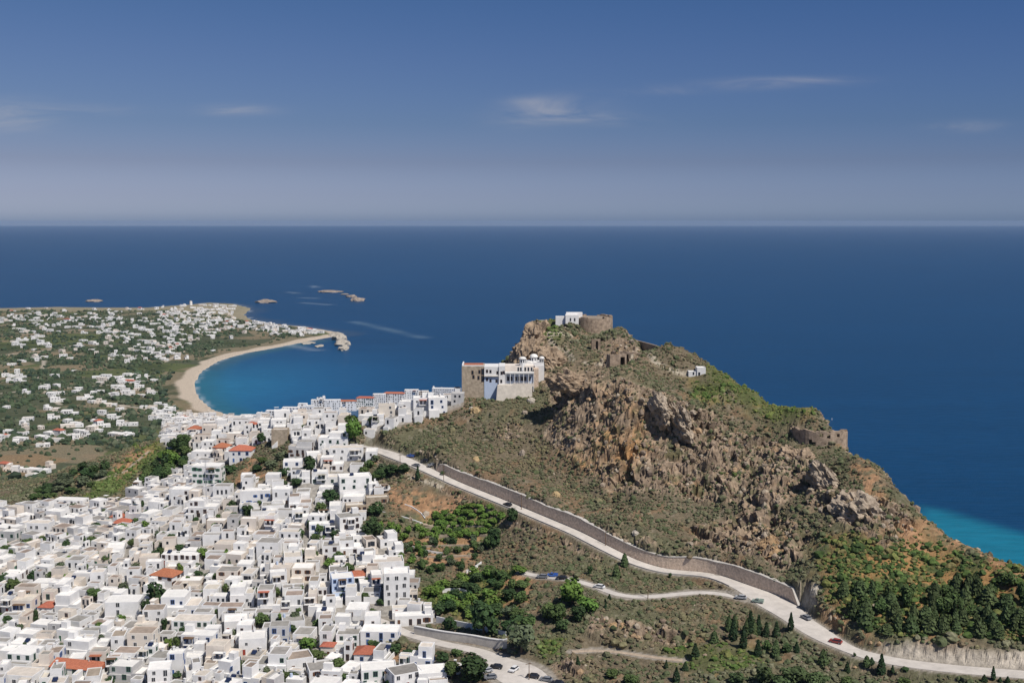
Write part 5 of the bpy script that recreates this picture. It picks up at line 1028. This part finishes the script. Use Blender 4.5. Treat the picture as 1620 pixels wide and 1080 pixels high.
def monastery():
    D = 606; o3 = at(790, 622, D); o = empty('monastery', o3, 0, label='white domed monastery with stone wing and buttress wall under the castle rock', category='monastery')
    def P(name, mb, mats): return part(name, rel(mb, o3).mesh(name, mats), o)
    b = MB(); pbox(b, 730.5, 766, 579, 618, D, 13); P('stone_wing', b, ['stone_beige'])
    b = MB(); pbox(b, 731, 766, 577.5, 579, D, .4, 0, 0); pbox(b, 731, 733, 576, 579, D + .5, 12, 0, 0); P('parapet', b, ['plaster_white'])
    b = MB(); x0, x1, zb, zt = pbox(b, 734, 764, 577.6, 578.8, D + 1, 10, 0, 0); P('roof', b, ['roof_tile'])
    b = MB(); pbox(b, 766.1, 789, 580, 595, D - .5, 14, 0, 0); P('upper_wall', b, ['plaster_white'])
    b = MB(); pbox(b, 766.1, 789, 595.1, 616, D - .3, 14); P('blue_wall', b, ['plaster_blue'])
    b = MB(); pbox(b, 766.1, 789, 594.4, 595.4, D - 1.3, 1, 0, 0); P('terrace_slab', b, ['roof_cream'])
    b = MB(); pbox(b, 789.2, 799, 579, 615, D - 1.2, 14); P('middle_wing', b, ['plaster_white'])
    b = MB(); pbox(b, 799.2, 846, 590.5, 611, D + 1.5, 14); P('cell_block', b, ['plaster_blue'])
    b = MB(); pbox(b, 799.2, 845, 588.6, 591, D - 1.6, 3, 0, 0); P('gallery_roof', b, ['roof_white'])
    b = MB()
    for u in (800, 807, 814, 821, 828, 836, 844): pbox(b, u, u + .8, 591, 611, D - 1.5, .35)
    P('gallery_posts', b, ['plaster_white'])
    b = MB(); pbox(b, 812, 845, 606.5, 611, D - 4.5, .35, 0, 0)
    for k in range(12): pbox(b, 812.5 + k * 2.8, 813.4 + k * 2.8, 604.8, 606.5, D - 4.5, .3, 0, 0)
    P('balustrade', b, ['plaster_cream'])
    # sloped buttress wall
    b = MB(); xa, _, z1 = at(787, 609.5, D - 5); xb, _, _ = at(842, 609.5, D - 5); _, _, z0 = at(786, 668, D - 5)
    b.add([(xa - 1.6, D - 9.5, z0), (xb, D - 9.5, z0), (xb, D - 4.6, z1), (xa, D - 4.6, z1), (xa, D + 6, z1), (xb, D + 6, z1), (xa - 1.2, D + 6, z0), (xb, D + 6, z0)], [(0, 1, 2, 3), (3, 2, 5, 4), (6, 0, 3, 4), (1, 7, 5, 2)]); P('buttress_wall', b, ['roof_cream'])
    b = MB(); pbox(b, 844.5, 852, 583.5, 606, D + .5, 6); P('brick_pier', b, ['masonry'])
    b = MB(); pbox(b, 799.3, 844, 578.5, 588.4, D + 2.5, 10, 0, 0); P('church_terrace_wall', b, ['plaster_cream'])
    b = MB(); pbox(b, 846, 861, 578, 600, D + 6, 12); pbox(b, 832, 860, 573.5, 579, D + 7, 12, 0, 0); P('church_body', b, ['plaster_white'])
    c = at(837, 573.5, D + 10); b = MB(); n = 10; r = 2.0; v = []
    for y in (D + 5.5, D + 14):
        for k in range(n + 1): a = math.pi * k / n; v.append((c[0] + r * math.cos(a), y, c[2] - .8 + r * math.sin(a)))
    b.add(v, [(k, k + 1, n + 2 + k, n + 1 + k) for k in range(n)] + [tuple(range(n + 1)), tuple(range(n + 1, 2 * n + 2))[::-1]]); P('vault', b, ['roof_white'])
    for (u, vt, vb, r, hh, nm, dm) in ((826.7, 567.5, 580, 1.75, 1.0, 'bell_tower', D + 4), (844.5, 564.5, 576, 1.95, 1.5, 'central_drum', D + 11), (857, 567, 577, 1.25, 1.0, 'small_drum', D + 9)):
        x, y, z1 = at(u, vt, dm); _, _, z0 = at(u, vb, dm); b = MB().cyl(x, y, z0 - 2, z1, r, r, 8); d = part(nm, rel(b, o3).mesh(nm, ['plaster_white']), o)
        b = MB().cyl(x, y, z1, z1 + .25, r * 1.22, r * 1.22, 12); b.dome(x, y, z1 + .25, r * 1.12, hh, 12); part('dome', rel(b, o3).mesh('dome', ['roof_white']), d)
        for a in range(0, 8, 1):
            t = (a + .5) * math.pi / 4 + math.pi; q = part('opening', MB().box(-.3, .3, -.04, 0, -.7, .7, 0, True).mesh('opening', 'dark_glass'), d, (x + (r * .93) * math.cos(t) - o3[0], y + r * .93 * math.sin(t) - o3[1], z1 - 1.2 - o3[2]), t + math.pi / 2)  # dark panels stand in for the shade inside the drum openings
    b = MB()
    for u in (820, 824, 831, 836, 841): pwin(o, o3, u, 584, .9, 2.2, D + 2.5, 'plaster_white', 'arcade_shade_pane')  # flat dark panes painted in place of the shade within the arches
    for u, v in ((747.5, 589), (758.5, 588), (757, 597.5), (749, 596)): pwin(o, o3, u, v, 1.0, 1.9, D)
    for u, v in ((763.6, 588), (763.6, 599)): pwin(o, o3, u, v, 1.4, 3.2, D, 'frame_brown')
    for u, v in ((770.5, 587), (776, 587.5), (787, 589.5)): pwin(o, o3, u, v, .9, 1.5, D - .5)
    for u, v in ((770.5, 600), (776, 602), (785.5, 602.5)): pwin(o, o3, u, v, .9, 1.5, D - .3)
    for u, v in ((793.5, 590), (793, 603), (797, 589)): pwin(o, o3, u, v, .9, 1.6, D - 1.2)
    for u in (804, 809, 816, 821, 826, 831, 837.5): pwin(o, o3, u, 599, 1.1, 2.1, D + 1.5)
monastery()
# ---------------------------------------------------------------- castle ruins
def drum(name, label, u, vt, vb, D, rad, seg, keep, m, jagged, top=None, cat='ruin', parts=()):
    x, y, zt = at(u, vt, D); _, _, zb = at(u, vb, D); o = empty(name, (x, y, zb), 0, label=label, category=cat); b = MB(); rg = random.Random(4); H = zt - zb
    for k in range(seg):
        a0, a1 = 2 * math.pi * k / seg, 2 * math.pi * (k + 1) / seg; top_ = H - (rg.random() * jagged)
        for (z0, z1) in keep(math.degrees((a0 + a1) / 2) % 360, top_):
            r0, r1 = rad, rad - 1.8; v = []
            for z in (z0, z1):
                for r, a in ((r0, a0), (r0, a1), (r1, a1), (r1, a0)): rr = r * (1 + .03 * (1 - max(z, 0) / H)); v.append((rr * math.cos(a), rr * math.sin(a), z))
            b.add(v, [(0, 1, 5, 4), (1, 2, 6, 5), (2, 3, 7, 6), (3, 0, 4, 7), (4, 5, 6, 7), (3, 2, 1, 0)])
    part('wall', b.mesh('wall', m), o)
    if top is not None: part('infill', MB().cyl(0, 0, -6, H - top, rad - 1.75, rad - 1.75, 24).mesh('infill', 'rubble'), o)
    return o
drum('castle_tower', 'broad round ruined castle tower of brown stone on the summit', 938, 498.5, 527, 702, 12.2, 30, lambda a, t: [(-7, t)], 'masonry_old', 1.6, 1.2)
def bast(a, t):
    if 12 < a < 168: return []
    t = t - (2.8 if a > 318 or a < 12 else 1.2) - .5 * (.5 + .5 * math.sin(a * .19)) - .4 * (int(a) % 5 == 0)
    if 232 < a < 246: return [(-8, 2.0), (5.6 if a > 238 else 6.6, t)]
    if any(abs(a - q) < 4.5 for q in (258, 276, 294)): return [(-8, t - 2.6), (t - 1.0, t)]
    return [(-8, t)]
drum('bastion', 'rounded stone bastion with a dark breach at the end of the ridge', 1297, 669, 711, 503, 12.0, 48, bast, 'masonry_old', .5, None)
g = ground(1316, 664) or at(1316, 664, 508)
new_obj('survey_pillar', MB().cyl(0, 0, -1, 1.9, .45, .38, 8).cyl(0, 0, 1.9, 2.1, .55, .55, 8).mesh('survey_pillar', 'plaster_white'), None, None, g, label='small pale stone pillar on the rim above the bastion', category='pillar')
def small_church(u, v, D, label, blocks, wins, deg=0):
    o3 = (ground(u, v) if D is None else None) or at(u, v, D or 598); o = empty('chapel', o3, R(deg), label=label, category='chapel')
    w, r = MB(), MB()
    for (x0, x1, y0, y1, h) in blocks: block(w, r, x0, x1, y0, y1, -4, h, 'w', .2)
    part('wall', w.mesh('wall', 'plaster_white'), o); part('roof', r.mesh('roof', 'roof_white'), o)
    for (x, y, z, ww, hh) in wins: part('opening', MB().box(-ww / 2, ww / 2, -.05, 0, 0, hh, 0, True).mesh('opening', 'dark_glass'), o, (x, y - .004, z))
small_church(1103, 595, None, 'small white chapel on the grassy shoulder right of the castle ruins', [(-4.4, -.2, 0, 4, 2.3), (-.18, 4.2, -.6, 5, 4.3)], [(-1.9, 0, .7, .8, 1.5), (.9, -.6, 0, 1.0, 2.1)])
small_church(903, 510, 694, 'white chapel on the summit beside the round castle tower', [(-3.2, 5.0, 0, 6, 4.4), (-9.2, -3.25, 2, 6, 3.3), (-2.5, 7.5, 6.05, 10, 5.4)], [(-.2, 0, .8, .9, 1.9), (2.4, 0, .8, .9, 1.9)])
def ruin(u, v, D, w, d, h, label, gap, deg=0, roofed=True):
    o3 = at(u, v, D); o = empty('ruined_gatehouse', o3, R(deg), label=label, category='ruin'); b = MB(); g0, g1 = gap
    b.box(-w / 2, g0, 0, 1, -4, h); b.box(g1, w / 2, 0, 1, -4, h); b.box(g0, g1, 0, 1, h * .72, h, 0, True); b.box(-w / 2, -w / 2 + 1, 1.003, d, -4, h - .4); b.box(w / 2 - 1, w / 2, 1.003, d, -4, h - .2); b.box(-w / 2 + 1.003, w / 2 - 1.003, d - 1, d, -4, h - 1)
    part('wall', b.mesh('wall', 'masonry_old'), o)
    if roofed: part('vault', MB().box(-w / 2 + 1.003, w / 2 - 1.003, 1.003, d - 1.003, h - 1.4, h - .7, 0, True).mesh('vault', 'rubble'), o)
ruin(978, 577, 592, 9, 7, 5.6, 'ruined stone gatehouse with dark arch on the castle slope', (1.2, 3.6), 10)
ruin(992, 570, 600, 8, 6, 4.6, 'collapsed vault with a dark mouth behind the castle gatehouse', (-2.6, .8), -15)
ruin(943, 546, 645, 5, 4, 3.4, 'tiny ruined hut with one dark doorway high on the castle slope', (-.2, 1.2), 0)
CW = [at(*p) for p in ((850, 512, 704), (848, 524, 690), (851, 536, 680), (866, 541, 672))]
wall_run('fortress_wall', CW, 0, 1.2, -4, 1.6, 'masonry_old', 'fragment of fortress wall along the left rim of the castle rock', sel=None)
CW = [at(*p) for p in ((975, 528, 694), (1000, 540, 662), (1030, 548, 630), (1062, 558, 606))]
wall_run('fortress_wall', CW, 0, 1.0, -4, 1.3, 'masonry_old', 'low broken wall along the ridge right of the round tower', sel=None)

# ---------------------------------------------------------------- rocks
def ico(sub=1):
    import bmesh
    b = bmesh.new(); bmesh.ops.create_icosphere(b, subdivisions=sub, radius=1.0); v = np.array([q.co[:] for q in b.verts]); f = np.array([[q.index for q in t.verts] for t in b.faces]); b.free(); return v, f
IV1, IF1 = ico(1); IV2, IF2 = ico(2); IV3, IF3 = ico(3)
def rock_mesh(name, sx, sy, sz, seed, m='rubble'):
    v = IV3 * (1 + .16 * facet(IV3[:, 0] + seed, IV3[:, 1], IV3[:, 2], .7, seed)[:, None] + .28 * fbm(IV3[:, 0] * 1.3 + seed, IV3[:, 1] * 1.3, IV3[:, 2] * 1.3, 4, seed, True)[:, None]) * np.array([sx, sy, sz]); me = np_mesh(name, v, IF3, 3); me.materials.append(MATS[m]); return me
mat('pale_rock', (.42, .38, .32), .95, .3, .6, .25, 1, spec=.05); mat('ochre_rock', (.42, .31, .17), .95, .3, .6, .25, 1, spec=.05); mat('reef_rock', (.30, .25, .21), .95, .35, .12, .6, .2, spec=.05)
for k, (u, v, w, h, m, lb) in enumerate(((752, 652, 16, 13, 'ochre_rock', 'yellow and grey boulder on the scrub slope left of the monastery wall'), (746, 648, 10, 9, 'pale_rock', 'pale boulder leaning on the yellow one'), (840, 636, 14, 11, 'pale_rock', 'rounded pale boulder below the monastery buttress'), (830, 655, 10, 10, 'rubble', 'grey round boulder in the scrub under the monastery'),
        (753, 730, 12, 13, 'ochre_rock', 'light tan boulder above the start of the masonry wall'), (880, 785, 14, 12, 'ochre_rock', 'tan boulder on the lower castle slope near the wall'), (826, 720, 10, 14, 'rubble', 'reddish rock outcrop in the middle of the scrub'), (1005, 845, 12, 9, 'pale_rock', 'pale rock just above the wall coping'), (1300, 750, 20, 16, 'rubble', 'jagged crag below the bastion'),
        (1290, 940, 16, 18, 'pale_rock', 'white scarred rock beside the wall end'))):
    g = ground(u, v)
    if g: s = g[1] / F; new_obj('boulder', rock_mesh('boulder', w * s * .45, w * s * .45, h * s * .48, k * 3 + 1, m), None, None, (g[0], g[1], g[2] + h * s * .12), label=lb, category='boulder')
for k, (u, v, w, h, lb) in enumerate(((420, 478.5, 30, 8, 'large low brown islet off the point'), (148, 477, 24, 5, 'pale reef far out left of the point'), (566, 476, 20, 9, 'outermost rock of the reef chain'), (556, 470, 16, 6, 'small rock just behind the outermost reef rock'), (521, 462, 36, 4, 'long flat skerry in the reef chain'), (545, 466, 12, 3, 'tiny rock between the skerry and the outer reef'),
                             (537, 537, 20, 15, 'upper block of the stone breakwater'), (541, 546, 20, 14, 'middle block of the stone breakwater'), (543, 553, 15, 9, 'lower end of the stone breakwater'), (531, 531, 20, 9, 'rock at the root of the breakwater'), (487, 543, 20, 2.5, 'thin jetty of rocks in the bay near the breakwater'), (505, 548, 12, 1.5, 'low seaward tip of the rock jetty'))):
    x, y = sea(u, v); s = y / F; new_obj('sea_rock' if k < 6 else 'breakwater_rock', rock_mesh('rock', w * s * .52, max(w * s * .4, 12) if k < 6 else 22, max(h * s * .55, 2), k * 5 + 2, 'reef_rock' if k < 6 else 'pale_rock'), None, None, (x, y + 6, 0), label=lb, category='rock')
x, y = sea(304, 484); o = empty('windmill', (x, y - 12, 6), 0, label='white round windmill tower at the end of the point', category='windmill')
part('tower', MB().cyl(0, 0, -6, 9, 4.5, 3.8, 14).mesh('tower', 'plaster_white'), o); part('cap', MB().cyl(0, 0, 9.003, 11, 4.0, .2, 14).mesh('cap', 'roof_cream'), o)

IV4, IF4 = ico(5)
mat('crag', (.33, .25, .175), .95, .45, .35, .5, .8, spec=.05, detail=8.0); mat('crag_ochre', (.36, .245, .14), .95, .45, .35, .5, .8, spec=.05, detail=8.0); mat('crag_pale', (.37, .305, .235), .95, .45, .35, .5, .8, spec=.05, detail=8.0)
def crag(u, v, D, w, h, dep, m, lb, seed, lean=0, deg=0):
    x, y, z = at(u, v, D); s = D / F; q = IV4.copy(); n1 = fbm(q[:, 0] * 1.5 + seed, q[:, 1] * 1.5, q[:, 2] * .8, 5, seed, True); n2 = fbm(q[:, 0] * 6 + seed, q[:, 1] * 6, q[:, 2] * 4.5, 3, seed + 5, True)
    q = q * (1 + .30 * n1 + .04 * n2)[:, None] * np.array([w * s * .5, dep, h * s * .5]); nn = IV4; fs = facet(q[:, 0] + 30, q[:, 1], q[:, 2] * .8, 5, seed + 40) * 1.9 + facet(q[:, 0] + 30, q[:, 1], q[:, 2], 2.1, seed + 60) * .9; q = q + nn * fs[:, None]; q[:, 0] += lean * q[:, 2]
    c, sn = math.cos(R(deg)), math.sin(R(deg)); q = np.stack([q[:, 0] * c - q[:, 1] * sn, q[:, 0] * sn + q[:, 1] * c, q[:, 2]], 1)
    me = np_mesh('crag', q, IF4, 3); me.materials.append(MATS[m]); new_obj('crag', me, None, None, (x, y, z), label=lb, category='crag', group='crags of the castle rock')
for k, t in enumerate(((826, 574, 655, 34, 70, 12, 'crag', 'dark cliff buttress rising behind the monastery domes', .25, 0), (846, 545, 672, 40, 60, 12, 'crag', 'rugged crag under the left rim of the summit', .2, 0), (870, 575, 640, 44, 40, 9, 'crag', 'broken ledge right of the monastery domes', 0, 0),
        (905, 606, 566, 70, 26, 8, 'crag', 'long overhanging ledge at the upper left of the big cliff', -.3, -12), (1046, 655, 519, 22, 50, 7, 'crag_pale', 'left one of two grey rock spurs on the upper cliff', -.25, 10), (1078, 672, 516, 24, 56, 7, 'crag_pale', 'right one of two grey rock spurs on the upper cliff', -.3, 10),
        
        (1170, 862, 446, 60, 34, 8, 'crag', 'rocky outcrop with shaded hollow above the wall bend', 0, -10), (1232, 872, 432, 56, 36, 8, 'crag_ochre', 'orange outcrop with dark hollows near the wall end', 0, 0), (1310, 770, 457, 40, 70, 7, 'crag_pale', 'long slanting pale spur below the bastion', -.55, 20),
        (1365, 815, 431, 76, 56, 10, 'crag_pale', 'massive pale grey outcrop on the outer slope', -.2, 10), (1260, 728, 486, 46, 34, 7, 'crag', 'crag just left of the bastion foot', 0, 0), (985, 1000, 385, 60, 16, 4, 'crag_ochre', 'low ochre outcrop in the scrub below the side road', 0, 0))):
    crag(*t[:8], 11 + 7 * k, t[8], t[9])
# ---------------------------------------------------------------- scrub on the hillsides, trees of the plain
def scatter_blobs(name, P, Rr, Hh, C, label, base, cat, seed=1, flat=.25):
    IV, IF = base; n = len(P); k = len(IV); rs = np.random.RandomState(seed); var = []
    for q in range(10): var.append(IV * (1 + .38 * vn(IV[:, 0] * 1.9 + q * 7, IV[:, 1] * 1.9, IV[:, 2] * 1.9, q)[:, None] + rs.uniform(-.13, .13, (k, 1))))
    var = np.array(var); pick = rs.randint(0, 10, n); ang = rs.uniform(0, 6.28, n); V = var[pick]; c, s = np.cos(ang)[:, None], np.sin(ang)[:, None]
    x = V[:, :, 0] * c - V[:, :, 1] * s; y = V[:, :, 0] * s + V[:, :, 1] * c
    W = np.stack([P[:, 0:1] + x * Rr[:, None], P[:, 1:2] + y * Rr[:, None], P[:, 2:3] + (V[:, :, 2] * .8 + flat) * Hh[:, None]], -1).reshape(-1, 3)
    Fc = (IF[None] + (np.arange(n) * k)[:, None, None]).reshape(-1, 3)
    cc = np.repeat(C, k, 0) * rs.uniform(.65, 1.35, (n * k, 1)); me = np_mesh(name, W, Fc, 3, False, cc)
    return new_obj(name, me, 'scrub', kind='stuff', label=label, category=cat)
def scrub():
    rs = np.random.RandomState(4); X, Y, Z = TV.T
    keep = (Y < 930) & (T_town < .2) & (T_flat < .6) & (Z > 2) & (np.abs(X / Y) < .56) & (T_cut < .3)
    # clumped cover: open ground shows between drifts of bushes
    cl = fbm(X / 9, Y / 9, Z / 9, 3, 61); w = keep * Y ** 2 * smooth(cl, -.6, .25) * np.where(T_rock > .5, .45, 1) * (1 - .7 * T_soil) * (1 + .1 * T_lush) * np.where(Y > 700, .5, 1)
    w = w / w.sum(); n = 112000; idx = rs.choice(len(X), n, p=w); P = TV[idx] + rs.uniform(-.5, .5, (n, 3)) * np.array([1, 1, 0])
    kk = (fbm(P[:, 0] / 25, P[:, 1] / 25, 0 * P[:, 0], 3, 62) + rs.uniform(-.5, .5, n)); L_ = T_lush[idx]
    pal = np.array([(.15, .15, .105), (.118, .122, .078), (.082, .10, .056), (.105, .108, .07), (.15, .122, .086), (.16, .148, .092)])
    t = np.clip(((kk + 1) * .5 * 6 + rs.uniform(-1.2, 1.2, n)).astype(int), 0, 5); C = pal[t] * np.array([1.12, 1.1, 1.0])
    lu = np.array([(.06, .095, .033), (.085, .13, .04), (.15, .165, .055), (.045, .07, .026), (.17, .15, .065)])[rs.randint(0, 5, n)]; C = np.where((L_ > .4)[:, None], lu, C)
    gr = T_grass[idx]; C = np.where((gr > .5)[:, None], C * np.array([.85, 1.12, .62]), C)
    Rr = rs.lognormal(-.75, .45, n) * (1 + .3 * L_) * np.where(Y[idx] > 620, 1.3, 1); Rr = np.clip(Rr, .22, 1.9)
    nearb = (P[:, 1] < 440) & (Rr > .5)
    for nm, s_, base, lb in (('scrub', nearb, (IV2, IF2), 'grey-green and brown thorny scrub covering the near hillside'), ('hillside_scrub', ~nearb, (IV1, IF1), 'grey-green and brown scrub on the castle rock and far slopes')):
        scatter_blobs(nm, P[s_], Rr[s_], Rr[s_] * rs.uniform(.7, 1.15, s_.sum()), C[s_], lb, base, 'scrub', 3)
    # loose blocks and ledges over the bare rock
    w = keep * (T_rock > .45) * Y ** 2 + keep * .012 * Y ** 2; w = w / w.sum(); n = 15000; idx = rs.choice(len(X), n, p=w); P = TV[idx] - np.array([0, 0, .2])
    C = np.array([(.30, .24, .18), (.25, .19, .14), (.34, .285, .22), (.20, .155, .12), (.33, .23, .14)])[rs.randint(0, 5, n)]; q = rs.lognormal(-.6, .5, n).clip(.2, 1.7)
    scatter_blobs('rock_rubble', P, q, q * rs.uniform(.6, 1.5, n), C, 'loose brown and pale rock over the cliffs and slopes', (IV1, IF1), 'rocks', 8, .0)
scrub()
def plain_trees():
    rs = np.random.RandomState(9); X, Y, Z = TV.T; cl = fbm(X / 55, Y / 55, 0 * X, 4, 17) ; hed = 1 - smooth(np.abs(fbm(X / 120, Y / 120, 0 * X, 2, 29)), 0, .05)
    w = (Y > 880) * (Y < 3100) * (T_sd > 42) * Y ** 2 * (smooth(-cl, -.2, .25) + .8 * hed + .07) * np.where(Y > 2300, .6, 1); w = w / w.sum(); n = 17000
    idx = rs.choice(len(X), n, p=w); P = TV[idx] + rs.uniform(-3, 3, (n, 3)) * np.array([1, 1, 0]); R_ = np.clip(rs.lognormal(.85, .45, n), 1.2, 6)
    C = np.array([(.055, .08, .045), (.07, .095, .052), (.042, .062, .040), (.095, .11, .068)])[rs.randint(0, 4, n)]  # greens lightened and greyed: distance haze put into the palette
    scatter_blobs('distant_trees', P, R_, R_ * rs.uniform(.8, 1.2, n), C, 'dark green hedgerow and garden trees of the coastal plain', (IV1, IF1), 'trees', 5)
plain_trees()
flush_labels()
